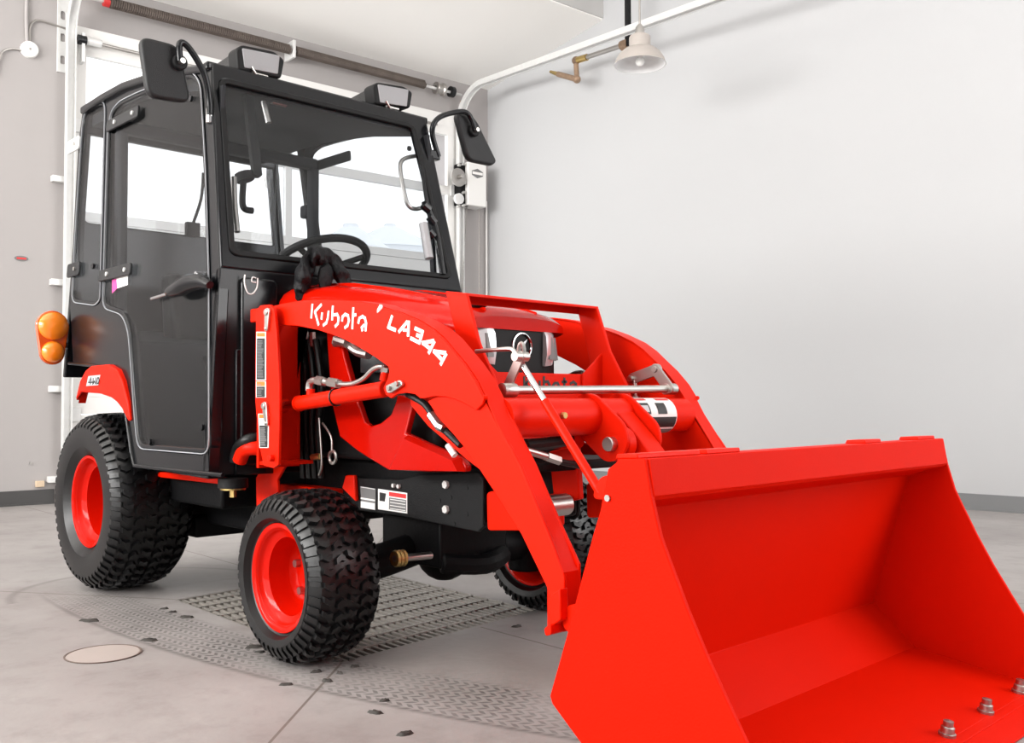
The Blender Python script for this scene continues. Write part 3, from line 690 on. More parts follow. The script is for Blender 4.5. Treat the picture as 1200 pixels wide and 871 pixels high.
#---- belly/step
MB().prism(trace(-0.40, [(172, 552), (264, 561), (264, 568.5), (172, 558)]), -0.40, -0.36).build('step_rail', 'red', T, bevel=0.004)
MB().prism([(x, z) for x, z in trace(-0.40, [(172, 552), (264, 561), (264, 568.5), (172, 558)])], 0.36, 0.40).build('step_rail', 'red', T, bevel=0.004)
b = MB(); b.tube([PY(228, 574, -0.30), PY(236, 567, -0.30), PY(262, 574, -0.28)], 0.012); b.build('pedal', 'chassis', T)
for s in (1, -1):
    p = PY(273, 572, -0.45); p.y *= s
    g = MB().cyl(p+EZ*0.001, p+EZ*0.03, 0.045, n=24).build('mount', 'black_matte', T)
    MB().cyl(p-EZ*0.005, p, 0.038, n=24).build('washer', 'brass', g); MB().cyl(p-EZ*0.028, p-EZ*0.004, 0.011, n=6).build('bolt', 'brass', g)
b = MB(); b.tube([PY(281, 540, -0.445), PY(286, 529, -0.445), PY(296, 525, -0.44), PY(315, 528, -0.40)], 0.022, n=14); b.build('hand_rail', 'red', T)
b = MB(); b.tube([PY(275, 541, -0.45), PY(279, 526, -0.45), PY(290, 516, -0.45), PY(303, 514, -0.42)], 0.018, n=12); b.build('rubber_seal', 'hose', T)
#---- fenders
fo = trace(-0.53, [(88, 469), (93.5, 446), (100, 434), (106, 429), (126, 427), (136, 433), (142.5, 446), (149, 470), (152, 492)])
fi = trace(-0.53, [(150, 494), (142.5, 479), (136, 471), (129.6, 466), (116.7, 461.5), (94.3, 459.5)])
for s in (1, -1):
    b = MB(); b.prism(fo+fi, -0.53*s, -0.518*s)
    R_ = []
    for y in (-0.525, -0.49): R_.append([(x, y*s, z) for x, z in fo])
    b.loft([[Vector(p) for p in R_[0]], [Vector(p) for p in R_[1]]], cap=False)
    inn = [(x, z-0.012) for x, z in fo]
    b.loft([[Vector((x, -0.518*s, z)) for x, z in inn], [Vector((x, -0.49*s, z)) for x, z in inn]], cap=False)
    g = b.build('fender', 'red', T, bevel=0.006, seg=3)
    y = -0.5315*s
    if s == 1:
        b = MB().use('silver_mark').prism(trace(-0.5315, [(103.5, 441), (117.5, 439.5), (115, 451.5), (101, 452.5)]), -0.53, -0.5315)
        b.use('black_mark')
        for st_ in ([(107, 442.5), (103.8, 448.5), (108.5, 448)], [(107.3, 444.5), (106, 451)], [(109.5, 443), (109, 450.5), (110.7, 446.5), (112, 450), (113, 442.5)], [(114.8, 442.5), (113.6, 450), (115.4, 449.2), (116.3, 445.5), (115.8, 443), (114.8, 442.5)]):
            b.stroke(trace(-0.5315, st_), 0.0045, -0.5315, -0.0012)
        b.build('decal', parent=g, label='silver four wheel drive decal')
#---- cab
yC = 0.446
def XZ(px, py): p = PC(px, py, 0.009); return (p.x, p.z)
side = traceC([(85.5, 425), (82, 360), (87, 250), (92, 165), (97, 126), (120, 111), (145, 97), (170, 88.5), (200, 80.5), (240, 75.5), (247, 82)])
fx = lambda z: 0.775+(1.80-z)*(0.16/0.69) if z > 1.11 else 0.935+(1.11-z)*0.03
side = [p for p in side]+[(fx(1.76), 1.76), (fx(1.11), 1.11), (0.955, 0.465)]
side += traceC([(158, 547), (155, 530), (149, 488), (143, 462), (135, 442), (124, 431.5), (108, 428.5)])
dpoly = traceC([(127, 152), (131, 130), (141, 118), (160, 108.5), (190, 96), (226, 82), (237, 96), (243, 200), (247, 330), (247, 534), (162, 527), (157, 470), (154, 425), (151, 388), (144, 370), (121, 362)])
qpoly = traceC([(124.5, 117), (104, 123), (97.5, 140), (90, 250), (84.5, 355), (112, 359), (118.5, 352)])
dpoly = roundpoly(dpoly, 0.05); qpoly = roundpoly(qpoly, 0.05)
def inset(poly, d):
    c = sum((Vector(p) for p in poly), Vector((0, 0)))/len(poly); N = len(poly); out = []
    ar = sum(poly[i-1][0]*poly[i][1]-poly[i][0]*poly[i-1][1] for i in range(N)); sg = 1 if ar > 0 else -1
    for i in range(N):
        a, b_, c_ = Vector(poly[i-1]), Vector(poly[i]), Vector(poly[(i+1) % N])
        t = ((b_-a).normalized()+(c_-b_).normalized()).normalized(); n = Vector((-t.y, t.x))*sg; q = b_+n*d; out.append((q.x, q.y))
    return out
def u2(p, w0, w1): return p
for s in (1, -1):
    fr = MB().prism(side, -yC*s, -(yC-0.035)*s, 'y', holes=[dpoly, qpoly]).build('cab_side', 'black', T, bevel=0.006, seg=3, label='glossy black cab side', tilt=s)
    # door: rim frame, glass, hinges, handle
    dr_ = MB().prism(inset(dpoly, 0.006), -(yC+0.004)*s, -(yC-0.016)*s, 'y', holes=[inset(dpoly, 0.020)]).build('door', 'black', T, bevel=0.004, tilt=s)
    MB().prism(inset(dpoly, 0.018), -(yC+0.000)*s, -(yC-0.006)*s, 'y').build('glass', 'tint_side', dr_, tilt=s)
    MB().prism(inset(dpoly, 0.002), -(yC+0.006)*s, -(yC+0.002)*s, 'y', holes=[inset(dpoly, 0.0052)]).build('edge_trim', 'trim_edge', dr_, tilt=s, label='pale door edge trim')
    for (x0, z0), (x1, z1) in ((XZ(126, 149), XZ(163, 130)), (XZ(117, 324), XZ(154, 315))):
        d = Vector((x1-x0, z1-z0)); h_ = 0.022; yy = -(yC+0.005)*s
        b = MB().prism(roundpoly([(x0, z0-h_), (x1, z1-h_), (x1, z1+h_), (x0, z0+h_)], 0.01), yy, yy-0.010*s)
        hg = b.build('hinge', 'plastic', dr_, bevel=0.003, tilt=s)
        for f_ in (0.3, 0.86): MB().cyl((x0+d.x*f_, yy-0.009*s, z0+d.y*f_), (x0+d.x*f_, yy-0.016*s, z0+d.y*f_), 0.008, n=12).build('screw', 'bolt_bright', dr_, tilt=s)
    ya = -(yC+0.03)*s
    hp = [PC(199, 342, .03), PC(210, 338, .03), PC(222, 332, .03), PC(236, 330, .03), PC(246, 334, .03)]
    hp = [Vector((p.x, p.y*s, p.z)) for p in hp]
    MB().tube(hp, lambda t: 0.012+0.017*math.sin(PI*min(1, t*0.9+.12)), n=16).build('handle', 'black', dr_, tilt=s)
    q0, q1 = PC(178, 350, .016), PC(208, 341, .016); MB().cyl((q0.x, q0.y*s, q0.z), (q1.x, q1.y*s, q1.z), 0.006).build('rod', 'chrome', dr_, tilt=s)
    q = PC(233, 322, .024); MB().cyl((q.x, -yC*s, q.z), (q.x, q.y*s-0.012*s, q.z), 0.010).build('lock', 'chrome', dr_, tilt=s)
    for px, py in ((177, 518), (238, 501), (225, 116)):
        q = PC(px, py); MB().cyl((q.x, -(yC)*s, q.z), (q.x, -(yC+0.008)*s, q.z), 0.010, n=14).build('fastener', 'black', dr_, tilt=s)
    # latch rod inside the glass
    q0, q1 = PC(237, 292), PC(232, 130); MB().box(q0.x-0.012, q0.x+0.012, -(yC-0.03)*s-0.006, -(yC-0.03)*s+0.006, 1.05, 1.72).build('latch_bar', 'interior', dr_, tilt=s)
    MB().prism(traceC([(134, 327), (150, 323), (150, 334), (135, 339)]), -(yC+0.0005)*s, -(yC+0.0015)*s).build('sticker', 'white_mark', dr_, label='small white sticker', tilt=s)
    MB().prism(traceC([(132, 328), (137, 326.8), (138, 338), (132, 344)]), -(yC+0.0015)*s, -(yC+0.0022)*s).build('sticker', 'magenta_mark', dr_, label='magenta end of the sticker', tilt=s)
    # quarter window
    qw = MB().prism(inset(qpoly, 0.004), -(yC+0.003)*s, -(yC-0.014)*s, 'y', holes=[inset(qpoly, 0.016)]).build('quarter_window', 'black', T, bevel=0.003, tilt=s)
    MB().prism(inset(qpoly, 0.014), -(yC)*s, -(yC-0.006)*s).build('glass', 'tint_side', qw, tilt=s)
    MB().prism(inset(qpoly, 0.001), -(yC+0.005)*s, -(yC+0.001)*s, 'y', holes=[inset(qpoly, 0.0045)]).build('edge_trim', 'trim_edge', qw, tilt=s, label='pale window edge trim')
    for px, py in ((87, 170), (87, 316)):
        x, z = XZ(px, py); MB().prism(rrect(x-0.07, x+0.06, z-0.028, z+0.028, 0.012), -(yC+0.004)*s, -(yC+0.014)*s).build('hinge', 'plastic' if py > 200 else 'galvanised', qw, bevel=0.003, tilt=s)
        MB().cyl((x+0.02, -(yC+0.013)*s, z), (x+0.02, -(yC+0.02)*s, z), 0.008).build('screw', 'zinc', qw, tilt=s)
    x, z = XZ(108, 312); MB().cyl((x, -yC*s, z), (x, -(yC+0.01)*s, z), 0.011).build('fastener', 'black', qw, tilt=s)
    # raised lower skirt bead along the fender opening and sill
    b = MB(); b.tube([Vector((x, -(yC+0.002)*s, z)) for x, z in traceC([(82, 426), (108, 428), (124, 431), (135, 441.5), (143, 461.5), (149, 487.5), (155, 530), (158.5, 546), (200, 551), (262, 557)])], 0.007, n=8, smooth=False)
    b.build('skirt_bead', 'black', T, tilt=s)
# front frame with windshield (plane through roof edge and dash)
v0 = Vector((0.775, 0, 1.80)); v1 = Vector((0.935, 0, 1.11)); dv = (v0-v1).normalized(); LV = (v0-v1).length
Mw = Matrix((Vector((0, 1, 0)), dv, Vector((0, 1, 0)).cross(dv))).transposed().to_4x4(); Mw.translation = v1
# local: x = tractor y, y = up the slope, z = outwards
sgn = 1 if Mw.col[2].x > 0 else -1
def wsl(px, py):
    n_ = Vector(Mw.col[2][:3]); p = onp(px, py, n_, n_.dot(v1)); return (p.y, (p-v1).dot(dv))
hole = roundpoly([wsl(269, 299), wsl(528, 327), wsl(484, 147), wsl(256, 92)], 0.035, 6)
hB, hT = hw(1.11)-0.004, yC-0.004
MB().prism([(-hB, 0), (hB, 0), (hT, LV), (-hT, LV)], -0.03*sgn, 0.004*sgn, 'z', holes=[hole], m=Mw).build('windshield_frame', 'black', T, bevel=0.006, seg=3)
ws = MB().prism(inset(hole, -0.004), -0.006*sgn, 0.0*sgn, 'z', m=Mw).build('windshield', 'tint', T)
MB().prism(inset(hole, -0.003), 0.0*sgn, 0.010*sgn, 'z', holes=[inset(hole, 0.016)], m=Mw).build('seal', 'black_matte', ws, bevel=0.003)
def WS(px, py, off=0.0):
    n = Vector(Mw.col[2][:3])*sgn; return onp(px, py, n, n.dot(v1)+off)
# wiper motor cover, latch pieces, right grab handle behind glass
b = MB(); b.tube([WS(492, 182, -.03), WS(474, 186, -.03), WS(469, 196, -.03), WS(473, 222, -.03), WS(478, 240, -.03), WS(486, 245, -.03), WS(497, 243, -.03)], 0.008); b.build('grab_handle', 'steel', T)
b = MB(); b.tube([WS(497, 236, .012), WS(510, 268, .012), WS(519, 322, .012)], 0.012, n=10); b.tube([WS(494, 195, .012), WS(500, 238, .012)], 0.007); b.build('wiper_arm', 'black', T)
b = MB(); b.cyl(WS(496, 262, .016), WS(503, 303, .016), 0.017, n=16); b.build('gas_strut', 'lens', T)
for qa_, qb_, r_c in (((503, 254), (509, 262), 0.016), ((496, 240), (503, 246), 0.018), ((503, 272), (508, 278), 0.016)): MB().cyl(WS(*qa_, .016), WS(*qb_, .016), r_c, n=10).build('strut_clamp', 'black', T)
b = MB(); b.tube([WS(274, 208, -.04), WS(275, 240, -.04), WS(278, 272, -.04)], 0.010); b.build('window_strut', 'steel', T)
b = MB(); b.cyl(WS(285, 203, -.06), WS(288, 212, -.06), 0.03, n=16); b.tube([WS(286, 205, -.06), WS(284, 235, -.06), WS(287, 245, -.06), WS(296, 247, -.06)], 0.011); b.build('latch_handle', 'black_matte', T)
b = MB(); b.prism([(0, 0)] and rrect(-0.315, -0.285, LV-0.36, LV-0.06, 0.01), -0.05*sgn, -0.03*sgn, 'z', m=Mw); b.build('side_rail', 'black_matte', T)
b = MB(); b.tube([WS(309, 119, -.05), WS(312, 132, -.05), WS(315, 144, -.05)], 0.010); b.tube([WS(318, 118, -.05), WS(335, 122, -.05)], 0.012); b.build('visor_clip', 'steel', T)
# lower front panel + service box + dash
b = MB().prism([(-hw(.47), 0.47), (hw(.47), 0.47), (hw(1.112), 1.112), (-hw(1.112), 1.112)], 0.91, 0.937, 'x'); b.build('front_panel', 'black_panel', T, bevel=0.005)
b = MB().prism(rrect(-0.425, -0.30, 0.50, 1.085, 0.02), 0.937, 0.955, 'x'); fb = b.build('access_cover', 'black', T, bevel=0.006)
b = MB().prism([(-0.44, 0.47), (-0.30, 0.47), (-0.30, 0.86), (-0.44, 0.86)], 0.937, 0.949, 'x'); b.build('kick_panel', 'black', T, bevel=0.004)
b = MB()
def PXl(px, py, x=0.957): p = PX(px, py, x); return p
b.tube([PXl(287, 322), PXl(286.5, 332), PXl(290, 343), PXl(296, 344), PXl(301, 337), PXl(302, 326)], 0.0022, n=6); b.tube([PXl(300, 326), PXl(296, 325), PXl(295, 330), PXl(300, 331)], 0.002, n=6); b.build('logo', 'white_mark', fb, label='white hooked logo')
b = MB().box(0.937, 0.95, 0.24, 0.40, 1.04, 1.06); b.box(0.937, 0.945, 0.33, 0.36, 0.99, 1.03); b.build('vent_slot', 'black_matte', T, bevel=0.004)
# roof, liner, rear
rp = [(x, z) for x, z in side if z > 1.79]; rp = trace(-yC, [(97, 126), (120, 111), (145, 97), (170, 88.5), (200, 80.5), (240, 75.5)])+[(0.775, 1.805)]
b = MB(); b.prism([(x, z) for x, z in rp]+[(x, z-0.03) for x, z in rp[::-1]], -yC-0.012, yC+0.012); rf = b.build('roof', 'black', T, bevel=0.008, seg=3)
b = MB(); b.prism([(x+0.0, z-0.032) for x, z in rp]+[(x, z-0.075) for x, z in rp[::-1]], -yC+0.036, yC-0.036); b.build('roof_liner', 'interior', rf)
b = MB(); Mr = Matrix.Identity(4)
rear_o = [(-hw(.8)+.004, 0.80), (hw(.8)-.004, 0.80), (yC-0.006, 1.88), (-yC+0.006, 1.88)]
b.prism(rear_o, -0.37, -0.345, 'x', holes=[rrect(-0.435, 0.435, 1.435, 1.80, 0.02)]); b.build('rear_frame', 'black', T, bevel=0.005)
rg = MB().prism(rrect(-0.437, 0.437, 1.433, 1.802, 0.02), -0.36, -0.354, 'x').build('rear_window', 'tint', T)
b = MB(); b.tube([(-0.34, 0.02, 1.47), (-0.335, 0.06, 1.6), (-0.335, 0.07, 1.72)], 0.007); b.box(-0.345, -0.32, -0.01, 0.05, 1.43, 1.49); b.build('rear_wiper', 'black_matte', rg)
b = MB().box(0.33, 0.92, -0.45, 0.45, 0.475, 0.50); b.build('cab_floor', 'interior', T)
b = MB().box(-0.34, 0.10, -0.25, 0.25, 0.56, 0.90); b.prism([(-0.34, 0.86), (-0.1, 0.86), (0.2, 0.70), (0.35, 0.48), (0.37, 0.48), (0.37, 0.62), (0.22, 0.92), (-0.34, 1.0)], -0.47, 0.47); b.build('inner_fender', 'interior', T, bevel=0.03)
b = MB().prism(roundpoly([(0.02, 0.78), (0.38, 0.80), (0.40, 0.88), (0.06, 0.86)], 0.03), -0.21, 0.21); st_ = b.build('seat', 'black_matte', T, bevel=0.02, seg=3)
b = MB().prism(roundpoly([(-0.10, 0.84), (0.03, 0.84), (-0.04, 1.22), (-0.15, 1.22)], 0.04), -0.21, 0.21); b.build('backrest', 'black_matte', st_, bevel=0.03, seg=3)
b = MB().box(0.03, 0.36, -0.18, 0.18, 0.5, 0.80); b.build('pedestal', 'interior', st_)
b = MB().prism([(0.62, 0.5), (0.90, 0.5), (0.90, 1.06), (0.78, 1.08), (0.66, 0.98)], -0.20, 0.20); b.build('dashboard', 'black_matte', T, bevel=0.03, seg=3)
c0 = PX(376, 309, 0.60); nx = Vector((-0.42, 0, 0.9)).normalized(); ay = Vector((0, 1, 0)); axv = ay.cross(nx)
b = MB(); b.tube([c0+(ay*math.cos(a)+axv*math.sin(a))*0.175 for a in [2*PI*k/36 for k in range(36)]], 0.015, n=10, closed=True, smooth=False)
for a in (0.5, 2.6, 4.71): b.cyl(c0+(ay*math.cos(a)+axv*math.sin(a))*0.168, c0-nx*0.03, 0.011)
b.cyl(c0-nx*0.05, c0-nx*0.015, 0.05); sw = b.build('steering_wheel', 'black_matte', T)
MB().cyl(c0-nx*0.3, c0-nx*0.05, 0.03).build('column', 'black_matte', sw)
b = MB()
for s in (-1, 1): b.box(-0.025, 0.025, s*0.425-0.02, s*0.425+0.02, 0.9, 1.74)
b.box(-0.025, 0.025, -0.44, 0.44, 1.73, 1.78); b.box(-0.075, -0.02, 0.40, 0.43, 1.52, 1.58); b.build('roll_bar', 'interior', T, bevel=0.012)
# work lights
for s, out_, lens_ in ((-1, [(277, 57), (284, 52), (322, 60), (334, 70), (330, 92), (279, 82)], [(284, 56), (328, 65), (326, 87), (287, 79)]), (1, [(437, 100), (443, 96), (474, 101), (484, 108), (481, 127), (440, 122)], [(443, 98.5), (479, 105), (477, 125), (446, 120)])):
    xl = 0.77; po_ = [(PX(a_, c_, xl).y, PX(a_, c_, xl).z) for a_, c_ in out_]; pl_ = [(PX(a_, c_, xl+.004).y, PX(a_, c_, xl+.004).z) for a_, c_ in lens_]
    wl = MB().prism(roundpoly(po_, 0.012), xl-0.065, xl, 'x').build('work_light', 'black_matte', T, bevel=0.008, seg=3)
    MB().prism(roundpoly(pl_, 0.006), xl-0.002, xl+0.004, 'x').build('lens', 'lens', wl, bevel=0.002)
    yc = sum(p[0] for p in po_)/len(po_); zc = min(p[1] for p in po_)
    MB().box(xl-0.05, xl-0.01, yc-0.035, yc+0.035, 1.79, zc+0.02).build('bracket', 'black_matte', wl, bevel=0.004)
    b = MB().cyl((xl-0.005, yc-0.03, zc+0.004), (xl-0.005, yc+0.03, zc+0.004), 0.006); b.tube([(xl+0.006, yc-0.035, zc+0.02), (xl+0.004, yc-0.02, zc+0.004), (xl-0.002, yc-0.005, zc-0.008)], 0.004); b.build('clamp', 'zinc', wl)
    b = MB().hexa([Vector(q) for q in ((0.44, yc-0.08, 1.85), (0.72, yc-0.085, 1.81), (0.72, yc+0.05, 1.81), (0.44, yc+0.06, 1.85), (0.46, yc-0.06, 1.868), (0.715, yc-0.075, zc+0.075), (0.715, yc+0.04, zc+0.07), (0.46, yc+0.04, 1.868))]); b.build('cowl', 'plastic', wl, bevel=0.008)
# mirrors
def mirror_part(pl, arm, jt, xm, label):
    P = [PX(a, b_, xm) for a, b_ in pl]
    poly = roundpoly([(p.y, p.z) for p in P], 0.035, 5)
    b = MB().prism(poly, xm-0.03, xm, 'x'); g = b.build('mirror', 'plastic', T, bevel=0.010, seg=3)
    MB().prism(inset(poly, 0.012 if sum(poly[i-1][0]*poly[i][1]-poly[i][0]*poly[i-1][1] for i in range(len(poly))) else 0.012), xm-0.032, xm-0.03, 'x').build('mirror_glass', 'chrome', g)
    A = [PX(a, b_, xm+0.02) if i > 1 else PX(a, b_, xm+0.01) for i, (a, b_) in enumerate(arm)]
    MB().tube(A, 0.0105, n=12, sub=6).build('arm', 'black', g)
    j = PX(*jt, xm+0.012); MB().cyl(j-EX*0.012, j+EX*0.006, 0.024).build('joint', 'black_matte', g, bevel=0.004)
    MB().cyl(j+Vector((0.006, 0.0, 0)), j+Vector((0.022, 0.0, 0)), 0.009, n=8).build('joint_bolt', 'zinc', g)
    return g
mirror_part([(164, 41), (211, 53), (225, 121), (174, 113)], [(246, 134), (245, 116), (241, 92), (233, 74), (222, 57), (214, 50), (210, 54), (211, 72)], (211, 73), 0.80, 0)
mirror_part([(534, 131), (557, 136), (583, 189), (578, 194), (549, 188)], [(514, 184), (507, 160), (508, 146), (516, 137), (531, 132), (544, 131), (551, 137), (557, 152)], (556, 153), 0.80, 0)
p = PX(511, 183, 0.80); MB().box(0.785, 0.815, yC-0.01, p.y+0.01, p.z-0.018, p.z+0.018).build('mirror_bracket', 'black', T, bevel=0.004)
p = PX(246, 134, 0.80); MB().cyl((0.80, p.y, p.z-0.03), (0.80, p.y, p.z+0.02), 0.013).build('mirror_bracket', 'chrome', T, bevel=0.003)
# amber signal lamps
for s in (1, -1):
    xa = PC(80, 400).x; la_ = PX(62, 398, xa); x0, y0, z0 = xa, la_.y*s, la_.z+0.045
    prof = []
    n = 24
    up, lo, ru, rl = z0+0.008, z0-0.098, 0.062, 0.047
    pts = [(y0+ru*math.cos(a), up+ru*math.sin(a)) for a in [PI*k/12 for k in range(-1, 14)]]+[(y0+rl*math.cos(a), lo+rl*math.sin(a)) for a in [PI+PI*k/12 for k in range(0, 13)]]
    g = MB().prism(pts, x0-0.02, x0+0.0, 'x').build('signal_lamp', 'amber_dark', T, bevel=0.004)
    for cz, r in ((up, ru*0.9), (lo+0.004, rl*0.9)):
        b = MB(); b.lathe([(r, 0), (r*0.97, 0.012), (r*0.8, 0.022), (r*0.45, 0.029), (0.001, 0.031)], (x0, y0, cz), 'x', 32)
        b.lathe([(r*0.9, -0.002), (r*0.6, -0.004), (0.001, -0.006)], (x0-0.02, y0, cz), 'x', 24); b.build('lens', 'amber', g)
    MB().cyl((x0-0.01, y0+0.05*s, z0-0.065), (x0-0.01, -hw(.92)*s, z0-0.065), 0.011).build('stalk', 'black_matte', g)
#---- hood
def sect(x, wd, t, sh, bt, n=13, e=3.2):
    out = [Vector((x, -wd, bt))]
    for k in range(n+1):
        a = PI-PI*k/n; c_, s_ = math.cos(a), math.sin(a)
        out.append(Vector((x, wd*math.copysign(abs(c_)**(2/e), c_), sh+(t-sh)*abs(s_)**(2/e))))
    out.append(Vector((x, wd, bt))); return out
HS = [(0.955, 0.30, 1.085, 0.97, 0.94), (1.15, 0.285, 1.068, 0.955, 0.92), (1.35, 0.262, 1.035, 0.93, 0.90), (1.55, 0.235, 0.993, 0.905, 0.885), (1.66, 0.215, 0.967, 0.90, 0.882), (1.72, 0.198, 0.950, 0.895, 0.888), (1.75, 0.18, 0.930, 0.897, 0.894)]
hd = MB().loft([sect(*h_) for h_ in HS]).build('hood', 'red_gloss', T, sharp=40)
b = MB().loft([sect(x, wd*0.99-0.002, sh+0.01, sh-0.02, 0.78) for x, wd, t, sh, bt in HS[2:5]]).build('side_vent', 'black', hd)
# ridge along the hood top
b = MB(); 
for s in (-1, 1): b.loft([[Vector((x, s*(wd*0.50)-0.006, t-0.010)), Vector((x, s*(wd*0.50), t+0.003)), Vector((x, s*(wd*0.50)+0.006, t-0.010))] for x, wd, t, sh, bt in HS[:6]])
b.build('hood_ridge', 'red_gloss', hd)
# nose: black grille and wrap-around headlights
NS = [(1.64, 0.20, 0.90, 0.885, 0.66), (1.70, 0.185, 0.90, 0.888, 0.66), (1.735, 0.155, 0.898, 0.888, 0.66), (1.745, 0.12, 0.896, 0.888, 0.67)]
gr = MB().loft([sect(*h_) for h_ in NS]).build('grille', 'black_matte', T, sharp=35)
for s in (-1, 1):
    secs = []
    for k in range(9):
        f_ = k/8; y = s*(0.098+0.107*f_); x = 1.752-0.10*f_**2.2
        secs.append([Vector((x-0.03, y*0.96, 0.798+0.012*f_)), Vector((x+0.002, y, 0.795+0.012*f_)), Vector((x+0.010, y*1.01, 0.83+0.005*f_)), Vector((x+0.006, y*1.01, 0.880+0.012*f_)), Vector((x-0.016, y*1.005, 0.918+0.022*f_)), Vector((x-0.06, y*0.96, 0.925+0.026*f_))])
    hl = MB().loft(secs).build('headlight', 'lamp_chrome', T, sharp=50)
    b = MB()
    for k in range(3):
        f_ = 0.2+0.28*k; y = s*(0.098+0.107*f_); x = 1.752-0.10*f_**2.2+0.009
        b.hexa([Vector((x+0.000, y-0.010, 0.815)), Vector((x+0.004, y-0.010, 0.815)), Vector((x+0.004, y+0.012, 0.815)), Vector((x, y+0.012, 0.815)), Vector((x-0.008, y-0.012, 0.88)), Vector((x-0.004, y-0.012, 0.88)), Vector((x-0.004, y+0.010, 0.88)), Vector((x-0.008, y+0.010, 0.88))])
    b.build('reflector', 'grey_mark', hl)
ec = Vector((1.748, 0.012, 0.850))
b = MB(); b.tube([ec+Vector((0, 0.036*math.cos(a), 0.036*math.sin(a))) for a in [2*PI*k/28 for k in range(28)]], 0.0035, n=6, closed=True, smooth=False)
b.prism([(ec.y-0.018, ec.z-0.010), (ec.y+0.004, ec.z-0.004), (ec.y+0.018, ec.z+0.020), (ec.y+0.008, ec.z+0.014), (ec.y-0.004, ec.z+0.006), (ec.y-0.014, ec.z+0.010)], ec.x-0.002, ec.x+0.003, 'x'); b.build('emblem', 'chrome', gr)
p_ = PY(557, 357, -0.10); b = MB().ball(p_, 0.03, 1.3, 1.0, 0.45, 24); b.build('hood_vent', 'black_matte', hd)
# side panels
ySP = -0.287
sp = trace(ySP, [(382, 385), (396, 388), (404, 420), (411, 445), (418, 468), (427, 495), (434, 500), (446, 496), (458, 486), (464, 470), (465, 463), (486, 465), (475, 508), (505, 522), (541, 537), (546, 546), (546, 553), (500, 553), (455, 551), (430, 536), (418, 528), (398, 512), (388, 470)])
crease = trace(ySP, [(455, 551), (478, 510), (541, 537), (546, 553)])
for s in (1, -1):
    g = MB().prism(sp, ySP*s, (ySP+0.02)*s).build('side_panel', 'red_panel_shaded', T, bevel=0.004)
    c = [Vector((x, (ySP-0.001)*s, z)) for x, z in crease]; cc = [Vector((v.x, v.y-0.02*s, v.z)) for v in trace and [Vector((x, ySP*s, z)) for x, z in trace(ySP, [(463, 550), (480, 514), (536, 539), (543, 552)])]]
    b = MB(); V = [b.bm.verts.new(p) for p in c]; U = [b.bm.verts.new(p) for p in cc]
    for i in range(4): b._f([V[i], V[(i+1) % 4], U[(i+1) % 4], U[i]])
    b._f(U); b.build('panel_ridge', 'red_panel_shaded', g)
#---- loader
yO, yI = -0.414, -0.350
top = [(319, 359), (331.7, 355.8), (346.8, 353.3), (365.8, 351.6), (391, 352.2), (416.3, 353.3), (440, 357), (449, 361), (468, 366.5), (488, 375), (505.8, 385.5), (518.4, 396.8), (531, 412), (543.6, 427), (556.3, 446), (562, 458), (567, 468)]
low = [(565, 474), (558, 481), (548, 475), (534.6, 468.5), (521, 465), (507.6, 464.6), (497, 467), (492, 467), (486, 462), (475.6, 460.4), (465, 462), (458, 467), (452, 463), (449, 455), (454, 444), (456, 436), (455, 430), (440, 419), (416, 404.4), (397, 395), (372, 386.7), (346.8, 381.7), (321.6, 381), (317, 376), (315, 365)]
lo2 = trace(-0.405, [(501, 470), (514.4, 490.8), (531, 509), (548, 529.6), (560, 547.6), (585, 585.5), (610.6, 626), (641, 689), (641, 735), (650, 740), (661, 700), (661, 676), (648.5, 641), (610, 547), (598.8, 526), (582, 497.5), (567, 468), (540, 465), (515, 464)])
topI = trace(yO, top)
inner = [(1.11, 0.93)]+[(x, z) for x, z in topI]+[(2.165, 0.549), (2.245, 0.422), (2.294, 0.349), (2.29, 0.22), (2.245, 0.215), (2.235, 0.30), (2.02, 0.515), (1.935, 0.555), (1.789, 0.632), (1.717, 0.685), (1.70, 0.78), (1.642, 0.809), (1.55, 0.846), (1.473, 0.871), (1.367, 0.896), (1.253, 0.915), (1.132, 0.922)]
